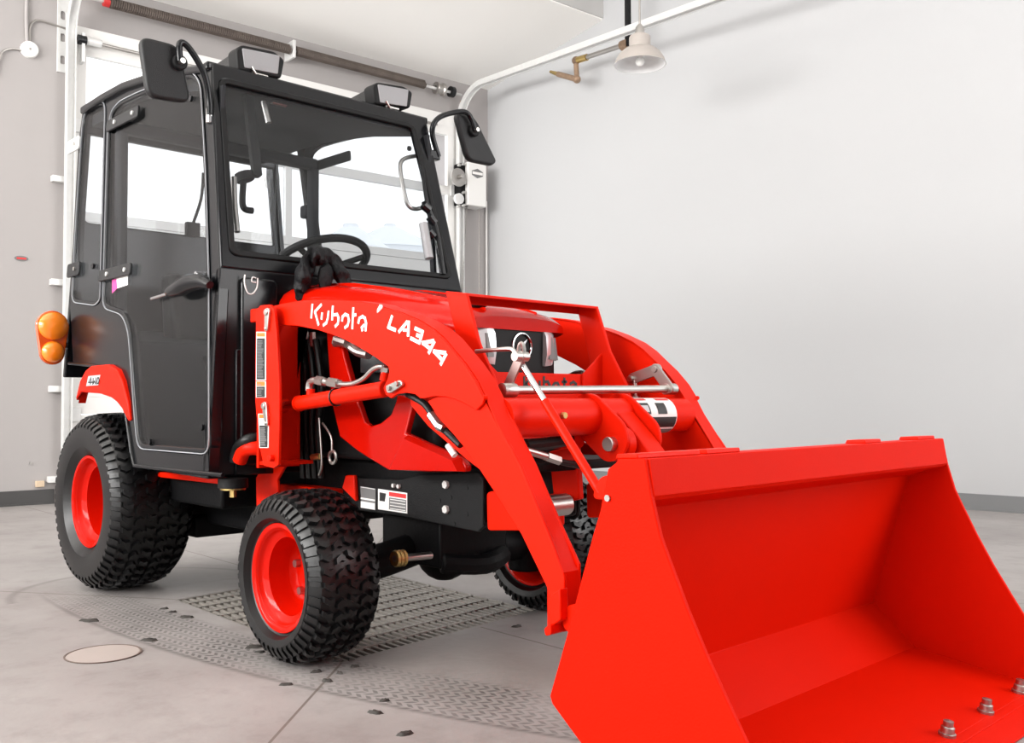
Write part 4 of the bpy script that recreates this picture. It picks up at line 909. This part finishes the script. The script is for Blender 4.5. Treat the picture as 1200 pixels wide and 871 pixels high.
for s in (1, -1):
    la = MB().prism(trace(yO, top+low), yO*s, (yO+0.009)*s).build('loader_arm', 'red', T, bevel=0.002)
    MB().prism(lo2, -0.405*s, -0.396*s).build('lower_plate', 'red', la, bevel=0.002)
    MB().prism(inner, (yI-0.008)*s, yI*s).build('inner_plate', 'red', la, bevel=0.002)
    tp = topI+[(2.085, 0.655), (2.162, 0.552), (2.261, 0.390), (2.293, 0.335), (2.292, 0.218)]
    b = MB(); b.loft([[Vector((x, -0.404*s, z-0.004)), Vector((x, -0.404*s, z+0.002)), Vector((x, yI*s, z+0.002)), Vector((x, yI*s, z-0.004))] for x, z in tp]); b.build('top_flange', 'red', la, bevel=0.0015, sharp=25)
    # bucket pivot end
    b = MB().prism(trace(-0.43, [(643, 699), (656, 690), (657, 727), (644, 736)]), -0.43*s, -0.405*s); b.build('stop_block', 'red', la, bevel=0.003)
    b = MB().prism(roundpoly(trace(-0.43, [(641, 736), (649, 730), (650, 743), (643, 745)]), 0.006), -0.44*s, -0.35*s); b.build('pivot_boss', 'red', la, bevel=0.003)
    # lettering
    if s == 1:
        def zA(p): return [(290+x/7.92, 340+y/7.92) for x, y in p]
        def zB(p): return [(430+x/7.92, 340+y/7.92) for x, y in p]
        b = MB(); y = yO-0.0002
        for st_ in ([(606, 128), (594, 264)], [(691, 133), (626, 205)], [(628, 196), (664, 328)], [(697, 208), (690, 275)], [(756, 192), (748, 262), (735, 305), (704, 330)], [(796, 145), (789, 282)], [(803, 232), (835, 226), (850, 262), (842, 312), (815, 342)], [(880, 292), (886, 247), (910, 226), (937, 238), (945, 282), (932, 330), (904, 352)], [(986, 160), (976, 364)], [(984, 238), (1014, 228)], [(1030, 312), (1042, 262), (1070, 246), (1094, 262), (1105, 310), (1098, 384)], [(1090, 322), (1064, 348), (1072, 382)]):
            b.stroke(trace(yO, zA(st_)), 0.0082, y, -0.0010)
        for k, st_ in enumerate(([(240, 236), (204, 346), (272, 374)], [(296, 392), (372, 302), (392, 302), (386, 432)], [(338, 372), (388, 372)], [(446, 354), (520, 388), (508, 434), (462, 416)], [(508, 434), (490, 488), (406, 446)], [(632, 474), (574, 590)], [(628, 470), (524, 492), (604, 556)], [(742, 588), (684, 696)], [(738, 584), (628, 570), (714, 662)])):
            b.stroke(trace(yO, zB(st_)), 0.0094 if k not in (2,) else 0.0075, y, -0.0012+0.0002*(k % 2))
        b.build('lettering', 'white_mark', la, label='white maker and model lettering')
        b = MB().prism(trace(yO, [(443, 363), (446, 357), (449, 358), (448, 362), (443, 367)]), yO-0.003, yO); b.build('clip', 'white_paint', la)
    else:
        pass
    # welds / brackets on the kink
    p = PY(566, 466, yO); b = MB().cyl((p.x, -0.414*s, p.z), (p.x+0.004, -0.405*s, p.z), 0.006, n=10); b.build('weld', 'red', la)
    # pin retainer plate
    b = MB().prism(roundpoly(trace(-0.425, [(451, 452), (468, 445), (472, 451), (458, 461), (453, 461)]), 0.010), -0.425*s, -0.415*s); pr = b.build('pin_plate', 'zinc', la, bevel=0.002)
    for px, py in ((457, 455), (466, 450)): x, z = fY(px, py, -0.425); MB().cyl((x, -0.424*s, z), (x, -0.432*s, z), 0.007, n=6).build('bolt', 'steel', la)
    # lift cylinder
    c0_ = PY(350, 473, -0.385); c1 = PY(452, 456, -0.385); c00 = PY(330, 475.5, -0.385)
    for v in (c0_, c1, c00): v.y *= s
    lc = MB().cyl(c0_, c1, 0.0215, n=24).build('lift_cylinder', 'red', T, bevel=0.003)
    MB().cyl(c00, c0_, 0.011).build('rod', 'chrome', lc); MB().cyl(c0_, c0_+(c1-c0_)*0.02, 0.0235).build('gland', 'red', lc)
    b = MB(); b.cyl(Vector((c00.x, -0.37*s, c00.z)), Vector((c00.x, -0.40*s, c00.z)), 0.022); b.build('rod_eye', 'red', lc)
    q = lambda px, py, y=-0.385: Vector((PY(px, py, y).x, y*s, PY(px, py, y).z))
    MB().cyl(q(364, 467), q(364, 456), 0.012).build('port', 'red', lc); MB().cyl(q(450, 446), q(452, 436), 0.012).build('port', 'red', lc)
    b = MB(); b.tube([q(362, 458), q(363, 449), q(368, 446), q(378, 447), (q(396, 450))], 0.010, n=10); b.cyl(q(372, 446), q(380, 447.5), 0.014, n=6); b.cyl(q(386, 448), q(397, 450), 0.014, n=6); b.build('fitting', 'zinc', lc)
    b = MB(); b.tube([q(396, 450), q(412, 450), q(426, 444), q(436, 434), q(444, 430), q(452, 430)], 0.007); b.build('hose', 'steel', lc)
    b = MB(); b.cyl(q(451, 437), q(453, 430), 0.013, n=6); b.build('elbow_fitting', 'zinc', lc)
    b = MB(); d = (c1-c0_).normalized(); m_ = c0_+(c1-c0_)*0.46; o1 = d.orthogonal().normalized(); o2 = d.cross(o1); b.tube([m_+(o1*math.cos(a)+o2*math.sin(a))*0.023 for a in [2*PI*k/16 for k in range(16)]], 0.003, n=6, closed=True, smooth=False); b.build('cable_tie', 'hose', lc)
    # hose with steel fitting inside the arm
    b = MB(); b.tube([q(478, 462, -0.38), q(498, 474, -0.38), q(510, 492, -0.38), q(520, 503, -0.38), q(540, 522, -0.38)], 0.009); b.build('arm_hose', 'hose', la)
    b = MB(); b.cyl(q(505, 486, -0.385), q(515, 500, -0.385), 0.012, n=8); b.cyl(q(515, 500, -0.385), q(521, 503, -0.385), 0.012, n=8); b.build('hose_fitting', 'zinc', la)
    b = MB().cyl(q(525, 522, -0.358), q(533, 534, -0.358), 0.008); b.build('hose_clip', 'white_paint', la)
    # loader post
    po = [(300, 364), (305, 358), (316, 357), (321, 362), (324, 390), (327, 450), (327, 500), (326, 545), (320, 549), (309, 546), (303, 520), (299, 470), (299, 420)]
    lp = MB().prism(trace(-0.447, po), -0.447*s, -0.437*s).build('loader_post', 'red', T, bevel=0.002)
    yN = -0.30
    ip = [(1.07, 0.975), (1.155, 0.975)]+trace(yN, [(348, 392), (351, 440), (352, 520), (328, 562), (331, 610), (304, 612), (303, 560), (312, 545)])+[(1.04, 0.60), (1.07, 0.72)]
    MB().prism(ip, (yN-0.01)*s, yN*s).build('inner_plate', 'red', lp, bevel=0.002)
    MB().box(1.078, 1.09, min(-0.44*s, yN*s), max(-0.44*s, yN*s), 0.50, 0.965).build('back_web', 'red', lp)
    b = MB(); b.box(1.09, 1.165, min(-0.437*s, yN*s), max(-0.437*s, yN*s), 0.51, 0.52); b.build('cross_web', 'red', lp)
    MB().prism(trace(-0.215, [(328, 567), (386, 574), (386, 580), (328, 577)]), -0.215*s, -0.15*s).build('mount_bar', 'red', lp, bevel=0.004)
    b = MB(); b.prism(trace(-0.20, [(406, 557), (416, 557), (418, 588), (410, 580), (402, 572)]), -0.205*s, -0.19*s); mb_ = b.build('mount_lug', 'red', lp, bevel=0.004)
    x, z = fY(300.5, 364, -0.43); MB().box(x-0.025, x+0.03, min(-0.437*s, -0.41*s), max(-0.437*s, -0.41*s), z-0.035, z+0.005).build('stop_tab', 'red', lp, bevel=0.003)
    for (pa_, pb_) in (((312.5, 366), (311.5, 385)), ((309.5, 476), (311.5, 496))):
        P0, P1 = PY(*pa_, -0.455), PY(*pb_, -0.455); P0.y *= s; P1.y *= s; d = (P1-P0).normalized(); sd = Vector((d.z, 0, -d.x))
        b = MB()
        out = [(P0+sd*0.013*math.cos(a)+d*0.013*math.sin(a)) for a in [PI+PI*k/8 for k in range(9)]]+[(P1+sd*0.009*math.cos(a)+d*0.009*math.sin(a)) for a in [PI*k/8 for k in range(9)]]
        b.prism([(p.x, p.z) for p in out], -0.447*s, -0.456*s); b.cyl((P0.x, -0.455*s, P0.z), (P0.x, -0.461*s, P0.z), 0.010, n=14); b.cyl((P1.x, -0.455*s, P1.z), (P1.x, -0.459*s, P1.z), 0.006, n=6)
        b.build('pin_latch', 'zinc', lp, bevel=0.002)
    x, z = fY(319, 537, -0.45); MB().cyl((x, -0.437*s, z), (x, -0.462*s, z), 0.010).build('grease_pin', 'red', lp, bevel=0.003)
    if s == 1:
        for (a0, a1, a2, a3), hd_ in ((((300.5, 389), (311.5, 389), (311.5, 446), (300, 446)), 4), (((300, 447), (311.5, 447), (311.5, 466), (300, 466)), 5), (((302.5, 485), (315, 485), (314.5, 525), (304, 525)), 4)):
            yd = -0.4485; Pq = trace(yd, [a0, a1, a2, a3])
            b = MB().use('white_mark').prism(Pq, -0.447, yd)
            def sub(u0, u1, v0_, v1_):
                A, B_, C_, D_ = [Vector(p) for p in Pq]
                f = lambda u, v: tuple((A*(1-u)+B_*u)*(1-v)+(D_*(1-u)+C_*u)*v)
                return [f(u0, v0_), f(u1, v0_), f(u1, v1_), f(u0, v1_)]
            b.use('orange_mark').prism(sub(.08, .92, .02, hd_/(a2[1]-a0[1])+.03), yd, yd-0.0008)
            b.use('black_mark').prism(sub(.08, .92, hd_/(a2[1]-a0[1])+.06, .98), yd, yd-0.0008)
            b.use('grey_mark')
            if a0[1] > 480: b.use('white_mark').prism(sub(.1, .9, .17, .34), yd, yd-0.0012); b.use('grey_mark')
            nln = int((a2[1]-a0[1])/3)
            for k in range(nln):
                v = 0.4+0.55*k/nln if a0[1] > 480 else 0.18+0.78*k/nln
                b.prism(sub(.15, random.uniform(.55, .85), v, v+0.35/nln), yd, yd-0.0012)
            b.build('decal', parent=lp, label='orange headed warning decal')
    # hoses behind the post
    for k in range(4):
        MB().tube([q(346+8*k, 398, -0.285), q(350+8.2*k, 430, -0.285), q(349+9.5*k, 462, -0.28), q(352+7*k, 500, -0.27), q(356+7*k, 560, -0.25)], 0.011, n=10).build('hydraulic_hose', 'hose', T)
    for k in range(3): MB().cyl(q(351+8*k, 390, -0.283), q(352+8*k, 406, -0.283), 0.012, n=8).build('hose_collar', 'steel', T)
    b = MB(); b.tube([q(374, 490, -0.30), q(376, 520, -0.30), q(377, 545, -0.30), q(374, 557, -0.30)], 0.0035); b.tube([q(378, 496, -0.30), q(388, 512, -0.30), q(389, 530, -0.30)], 0.0035); b.build('cable', 'steel', T)
    b = MB(); p = q(390, 536, -0.30); b.tube([p+Vector((0.018*math.cos(a), 0, 0.018*math.sin(a))) for a in [2*PI*k/14 for k in range(14)]], 0.005, n=6, closed=True, smooth=False); b.build('cable_eye', 'zinc', T)
    b = MB(); b.cyl(q(366, 536, -0.30), q(376, 535, -0.30), 0.010, n=6); b.build('hose_nipple', 'brass', T)
    b = MB(); b.tube([q(393, 402, -0.30), q(405, 402, -0.30), q(418, 412, -0.30), q(432, 416, -0.30)], 0.013); b.tube([q(395, 398, -0.31), q(408, 402, -0.31)], 0.016, smooth=False); b.build('coupling', 'steel', T)
# cross tube with brackets and decal
cz, cxx, cr = 0.655, 2.045, 0.047
ct = MB().cyl((cxx, -0.352, cz), (cxx, 0.352, cz), cr, n=40).build('cross_tube', 'red', T)
b = MB().use('white_mark')
def ringpatch(b, y0, y1, a0, a1, r, n=10):
    vs_ = [[b.bm.verts.new((cxx+r*math.cos(math.radians(a0+(a1-a0)*i/n)), y, cz+r*math.sin(math.radians(a0+(a1-a0)*i/n)))) for y in (y0, y1)] for i in range(n+1)]
    for i in range(n): b._f([vs_[i][0], vs_[i][1], vs_[i+1][1], vs_[i+1][0]])
ringpatch(b, 0.105, 0.265, 80, -80, cr+0.0012); b.use('red_mark'); ringpatch(b, 0.112, 0.16, 72, 58, cr+0.0018); ringpatch(b, 0.20, 0.258, 72, 58, cr+0.0018)
b.use('black_mark'); ringpatch(b, 0.108, 0.152, 45, 5, cr+0.0018); ringpatch(b, 0.182, 0.222, 45, 5, cr+0.0018); ringpatch(b, 0.108, 0.262, -4, -40, cr+0.0018); b.use('grey_mark'); ringpatch(b, 0.108, 0.262, -48, -78, cr+0.0018)
b.use('silver_mark'); ringpatch(b, 0.114, 0.146, 35, 12, cr+0.0022)
b.build('decal', parent=ct, label='white and black instruction decal')
b = MB().cyl((cxx+cr-0.003, -0.19, cz+0.005), (cxx+cr+0.010, -0.19, cz+0.005), 0.008, n=6); b.build('grease_nipple', 'brass', ct)
# bucket cylinder ears on the tube
ear = roundpoly([(2.0, 0.712), (2.065, 0.715), (2.165, 0.635), (2.175, 0.59), (2.15, 0.55), (2.10, 0.54), (2.02, 0.60)], 0.025, 5)
for y in (-0.045, 0.085): MB().prism(ear, y, y+0.010).build('cylinder_ear', 'red', ct, bevel=0.002)
pe = (2.125, 0.588)
MB().cyl((pe[0], -0.065, pe[1]), (pe[0], 0.11, pe[1]), 0.018).build('pivot_pin', 'zinc', ct, bevel=0.002)
b = MB().cyl((pe[0], -0.03, pe[1]), (pe[0], 0.0, pe[1]), 0.042, n=28); b.build('pivot_boss', 'red', ct, bevel=0.003)
MB().prism(roundpoly(trace(0.015, [(712, 483), (722, 481), (748, 512), (768, 540), (752, 552), (722, 545), (714, 520)])+[], 0.012), 0.015, 0.08).build('tilt_lever', 'red', T, bevel=0.003)
MB().cyl((1.75, -0.10, 0.585), (2.02, -0.05, 0.60), 0.025, n=18).build('tilt_cylinder', 'red', T)
# hose bundle under the tube
b = MB(); b.tube([PX(615, 522, 2.02), PX(640, 520, 2.02), PX(668, 515, 2.02)], 0.016); b.tube([PX(612, 528, 2.06), PX(635, 534, 2.06), PX(660, 542, 2.06), PX(690, 548, 2.06)], 0.008); b.build('tube_hoses', 'hose', T)
b = MB(); b.cyl(PX(612, 527, 2.06), PX(640, 535, 2.06), 0.009); b.cyl(PX(640, 535, 2.06), PX(655, 540, 2.06), 0.012, n=6); b.build('tube_fitting', 'zinc', T)
# torsion bar with links
A0 = PX(592, 457.5, 2.03); A1 = PX(787, 456, 2.03)
tb = MB().cyl(A0-EY*0.0, A1, 0.0105, n=18).build('leveling_bar', 'zinc', T)
MB().cyl(A0-EY*0.012, A0+EY*0.03, 0.017, n=18).build('sleeve', 'zinc', tb); MB().cyl(A1-EY*0.03, A1+EY*0.012, 0.016, n=18).build('sleeve', 'zinc', tb)
def link(p, q, wd, th, nm, par=tb):
    d = (q-p).normalized(); sd = d.cross(EY).normalized(); b = MB()
    pts = [p+sd*wd*math.cos(a)-d*wd*math.sin(a) for a in [PI*k/8 for k in range(9)]]+[q-sd*wd*math.cos(a)+d*wd*math.sin(a) for a in [PI*k/8 for k in range(9)]]
    A = [b.bm.verts.new(v-EY*th/2) for v in pts]; B = [b.bm.verts.new(v+EY*th/2) for v in pts]
    b._f(A); b._f(B[::-1])
    for i in range(len(A)): b._f([A[i], A[i-1], B[i-1], B[i]])
    return b.build(nm, 'steel', par, bevel=0.001)
L1, L2 = PY(784, 455, 0.30), PY(768, 433, 0.30); L3 = PY(739, 444, 0.30)
link(L1, L2, 0.016, 0.007, 'link'); L2b = Vector((L2.x, 0.308, L2.z)); link(L2b, Vector((L3.x, 0.308, L3.z)), 0.016, 0.007, 'link')
for v in (L2, L3): MB().cyl(v-EY*0.008, v+EY*0.02, 0.009, n=8).build('link_pin', 'zinc', tb)
g = PY(744, 446, 0.31); MB().cyl(g, g-EZ*0.05, 0.007).build('stud', 'zinc', tb); MB().cyl(g-EZ*0.062, g-EZ*0.046, 0.016, n=6).build('stud_nut', 'zinc', tb)
K1, K2 = PY(594, 455, -0.30), PY(610, 418, -0.30); link(K1, K2, 0.013, 0.006, 'link')
MB().cyl(K2-EY*0.02, K2+EY*0.02, 0.012, n=12).build('link_pin', 'zinc', tb)
# level indicator rod
yL = -0.29; R0, R1, R2 = PY(604, 415, yL), PY(638, 470, yL), PY(704, 578, yL)
lr = MB().cyl(R1, R2, 0.0105, n=16).build('level_rod', 'red', T)
MB().cyl(R0, R1, 0.0078, n=16).build('slide_rod', 'chrome', lr)
b = MB(); b.tube([PY(558, 412, yL), PY(580, 410, yL), PY(596, 409, yL), PY(602, 411, yL), PY(606, 418, yL)], 0.0055, n=10); b.build('pointer', 'zinc', lr)
b = MB(); e = PY(611, 413, yL); b.tube([e+Vector((0.009*math.cos(a)*1.0, 0, 0.022*math.sin(a))) for a in [2*PI*k/16 for k in range(16)]], 0.005, n=6, closed=True, smooth=False); b.build('rod_eye', 'steel', lr)
# brush guard
gp = [(1.738, 0.981), (1.819, 0.970), (1.868, 0.84), (1.93, 0.74), (1.955, 0.67), (1.83, 0.66), (1.80, 0.78), (1.775, 0.874)]
yG = 0.253
gd = MB().prism([(1.738, 0.985), (1.819, 0.973), (1.819, 0.965), (1.738, 0.977)], -yG-0.005, yG+0.005).build('brush_guard', 'red', T, bevel=0.002)
for s in (-1, 1): MB().prism(gp, s*yG-0.005, s*yG+0.005).build('side_plate', 'red', gd, bevel=0.002)
b = MB().prism([(1.738, 0.977), (1.744, 0.977), (1.748, 0.955), (1.742, 0.955)], -yG, yG); b.build('rear_lip', 'red', gd, bevel=0.001)
for s in (-1, 1): MB().prism([(0.165*s, 0.77), (0.25*s, 0.835), (0.25*s, 0.664), (0.165*s, 0.664)], 1.832, 1.840, 'x').build('gusset', 'red', gd, bevel=0.002)
b = MB().prism([(-0.25, 0.665), (0.25, 0.665), (0.25, 0.772), (-0.25, 0.772)], 1.822, 1.832, 'x'); fp_ = b.build('front_plate', 'red', gd, bevel=0.003)
b = MB().box(1.832, 1.86, -0.25, 0.235, 0.663, 0.672); b.build('plate_lip', 'red', gd, bevel=0.002)
b = MB()
def FXs(pts): return [(PX(a, c, 1.833).y, PX(a, c, 1.833).z) for a, c in pts]
for st_ in ([(614.5, 441), (614.5, 459)], [(621, 443), (616, 450)], [(616, 449), (622, 459)], [(626, 446), (626, 452), (628, 457), (632, 457)], [(632.5, 446), (632.5, 458)], [(637.5, 441), (637.5, 457)], [(638, 448), (642, 447), (644, 451), (643, 456), (639, 457.5)], [(650, 449), (647.5, 453), (649, 457.5), (653, 457.5), (655.5, 453), (653.5, 449), (650, 449)], [(661.5, 442.5), (661.5, 457), (663.5, 458)], [(658.5, 447.5), (664.5, 447.5)], [(668, 450), (672, 447.5), (675, 450), (675.5, 458)], [(675, 452.5), (669, 453.5), (668, 457), (671, 458.5), (675, 456.5)]):
    pts = FXs(st_); P2 = [Vector((0, 0))]*0
    # strokes in the y,z plane: reuse stroke then rotate
    tmp = MB(); tmp.stroke(pts, 0.0075, 0, 0.001)
    for f in tmp.bm.faces:
        b._f([b.bm.verts.new((1.8325+v.co.y, v.co.x, v.co.z)) for v in f.verts])
    tmp.bm.free()
b.build('lettering', 'black_mark', fp_, label='black maker lettering')
# front weight bracket
b = MB().box(1.64, 1.83, -0.15, 0.15, 0.37, 0.66); b.build('front_support', 'chassis', T, bevel=0.01)
b = MB().prism(roundpoly(trace(-0.20, [(570, 577), (612, 570), (645, 600), (640, 622), (571, 622)]), 0.012), -0.20, -0.185); b.build('support_plate', 'red', T, bevel=0.003)
b = MB().prism(roundpoly(trace(-0.20, [(570, 577), (612, 570), (645, 600), (640, 622), (571, 622)]), 0.012), 0.185, 0.20); b.build('support_plate', 'red', T, bevel=0.003)
b = MB().box(1.90, 1.97, -0.19, -0.02, 0.425, 0.45); b.box(1.86, 1.95, -0.19, -0.03, 0.37, 0.43); b.build('bumper', 'red', T, bevel=0.006)
b = MB().prism([(1.88, 0.56), (1.98, 0.58), (1.99, 0.44), (1.90, 0.42)], -0.02, 0.0); b.build('bumper_lug', 'red', T, bevel=0.004)
b = MB().box(1.70, 1.98, -0.16, 0.22, 0.515, 0.54); b.build('bumper_rail', 'chassis', T, bevel=0.006)
p = PX(655, 592, 1.98); MB().cyl(p-EY*0.05, p+EY*0.03, 0.028, n=28).build('tow_pin', 'zinc', T, bevel=0.004)
#---- bucket
bs = [(2.616, 0.594), (2.588, 0.576), (2.563, 0.475), (2.446, 0.158), (2.452, 0.145), (2.60, 0.032), (2.84, 0.006), (2.935, 0.006), (2.905, 0.105), (2.856, 0.177), (2.824, 0.229), (2.787, 0.291), (2.749, 0.362), (2.712, 0.440), (2.698, 0.471), (2.680, 0.535), (2.668, 0.597)]
yB = 0.605
bk = MB().prism([(2.60, 0.585), (2.612, 0.585), (2.482, 0.158), (2.590, 0.060), (2.88, 0.020), (2.88, 0.008), (2.60, 0.036), (2.455, 0.150), (2.446, 0.158), (2.55, 0.46)], -yB+0.004, yB-0.004).build('bucket', 'red_bucket', T, bevel=0.0015, sharp=12)
for s in (-1, 1):
    MB().prism(bs, s*(yB-0.010), s*yB).build('side_plate', 'red_bucket', bk, bevel=0.002)
    b = MB().prism(roundpoly([(2.70, 0.0035), (2.955, 0.0035), (2.945, 0.018), (2.72, 0.03)], 0.004), s*(yB-0.006), s*(yB+0.004)); b.build('side_cutter', 'red_bucket', bk)
b = MB().prism([(2.603, 0.594), (2.672, 0.596), (2.682, 0.535), (2.676, 0.528), (2.660, 0.585), (2.603, 0.583)], -yB+0.008, yB-0.008); b.prism([(2.682, 0.537), (2.676, 0.528), (2.586, 0.500), (2.588, 0.508)], -yB+0.008, yB-0.008); b.build('top_lip', 'red_bucket', bk, bevel=0.002)
for y0, y1 in ((-0.60, -0.42), (-0.40, -0.29), (0.22, 0.30), (0.50, 0.60)): MB().prism([(2.600, 0.594), (2.650, 0.5955), (2.648, 0.604), (2.604, 0.602)], y0, y1).build('hook_plate', 'red', bk, bevel=0.002)
b = MB().prism([(2.84, 0.0245), (2.958, 0.0045), (2.958, 0.001), (2.84, 0.010)], -yB+0.001, yB-0.001); b.prism([(2.836, 0.026), (2.90, 0.0165), (2.90, 0.012), (2.836, 0.02)], -yB+0.011, yB-0.011); ce = b.build('cutting_edge', 'red_bucket', bk, bevel=0.001)
for k in range(6):
    y = -0.51+0.204*k; x = 2.868; z = 0.021
    b = MB(); b.lathe([(0.001, 0.0), (0.017, 0.0), (0.017, 0.006), (0.014, 0.007), (0.013, 0.018), (0.010, 0.020), (0.010, 0.030), (0.001, 0.031)], (0, 0, 0), 'z', 16)
    o = b.build('edge_bolt', 'steel', bk); o.location = (x, y, z); o.rotation_euler = (0, 0.14, 0)
# back brackets
for y in (-0.41, 0.33, ):
    MB().prism(roundpoly([(2.60, 0.55), (2.54, 0.50), (2.42, 0.30), (2.30, 0.27), (2.29, 0.225), (2.44, 0.17)], 0.03), y, y+0.02).build('pivot_bracket', 'red', bk, bevel=0.002)
for y in (-0.56, 0.53):
    MB().prism(roundpoly([(2.60, 0.575), (2.545, 0.545), (2.525, 0.46), (2.55, 0.43)], 0.012), y, y+0.012).build('rib', 'red', bk, bevel=0.002)
MB().prism(roundpoly([(2.60, 0.585), (2.30, 0.53), (2.28, 0.48), (2.58, 0.50)], 0.02), -0.30, -0.285).build('indicator_tab', 'red', bk, bevel=0.002)
MB().cyl((2.2, -0.30, 0.49), (2.2, -0.28, 0.49), 0.012)
x, z = fY(712, 584, -0.607); MB().cyl((x, -0.604, z), (x, -0.609, z), 0.006, n=8).build('side_rivet', 'steel', bk)

# ================================================================ black cloth bunched on the hood in front of the windshield
def cloth():
    b = MB(); P = lambda px, py, x: PX(px, py, x)
    nu, nv = 34, 12
    out = [(345, 352), (344, 335), (346, 318), (351, 303), (360, 293), (371, 286), (382, 288), (393, 297), (403, 308), (410, 320), (412, 335), (412, 352)]
    inn = [(358, 354), (360, 345), (364, 336), (366, 326), (368, 318), (372, 312), (378, 310), (384, 316), (391, 326), (396, 334), (397, 344), (398, 354)]
    def samp(L, t):
        f = t*(len(L)-1); i = min(int(f), len(L)-2); f -= i; return (L[i][0]*(1-f)+L[i+1][0]*f, L[i][1]*(1-f)+L[i+1][1]*f)
    rows = []
    for i in range(nu+1):
        t = i/nu; o_, n_ = samp(out, t), samp(inn, t); row = []
        for j in range(nv+1):
            a = 2*PI*j/nv; c_ = 0.5-0.5*math.cos(a)
            px, py = o_[0]*(1-c_)+n_[0]*c_, o_[1]*(1-c_)+n_[1]*c_
            dep = 1.035+0.040*math.sin(a)+0.014*math.sin(t*23+math.sin(a)*3)+0.010*math.sin(t*41+a*2)+0.008*math.sin(t*67-a*3)
            row.append(b.bm.verts.new(P(px+1.6*math.sin(t*31+a*3)+0.9*math.sin(t*57), py+1.4*math.sin(t*27+a*2)+0.9*math.sin(t*63+a), dep)))
        rows.append(row)
    for i in range(nu):
        for j in range(nv): b._f([rows[i][j], rows[i+1][j], rows[i+1][j+1], rows[i][j+1]])
    b._f(rows[0][:-1]); b._f(rows[-1][:-1])
    # flap hanging in the middle
    fl_ = [(372, 310), (386, 304), (393, 318), (390, 333), (385, 341), (374, 345), (371, 330)]
    A = [b.bm.verts.new(P(x, y, 1.085)) for x, y in fl_]; B = [b.bm.verts.new(P(x, y, 1.05)) for x, y in fl_]
    b._f(A); b._f(B[::-1])
    for i in range(len(A)): b._f([A[i], A[i-1], B[i-1], B[i]])
    o = b.build('black_cloth', 'cloth', sharp=70, subsurf=1)
    tag(o, 'crumpled black cloth bunched on the hood against the windshield', 'cloth')
cloth()
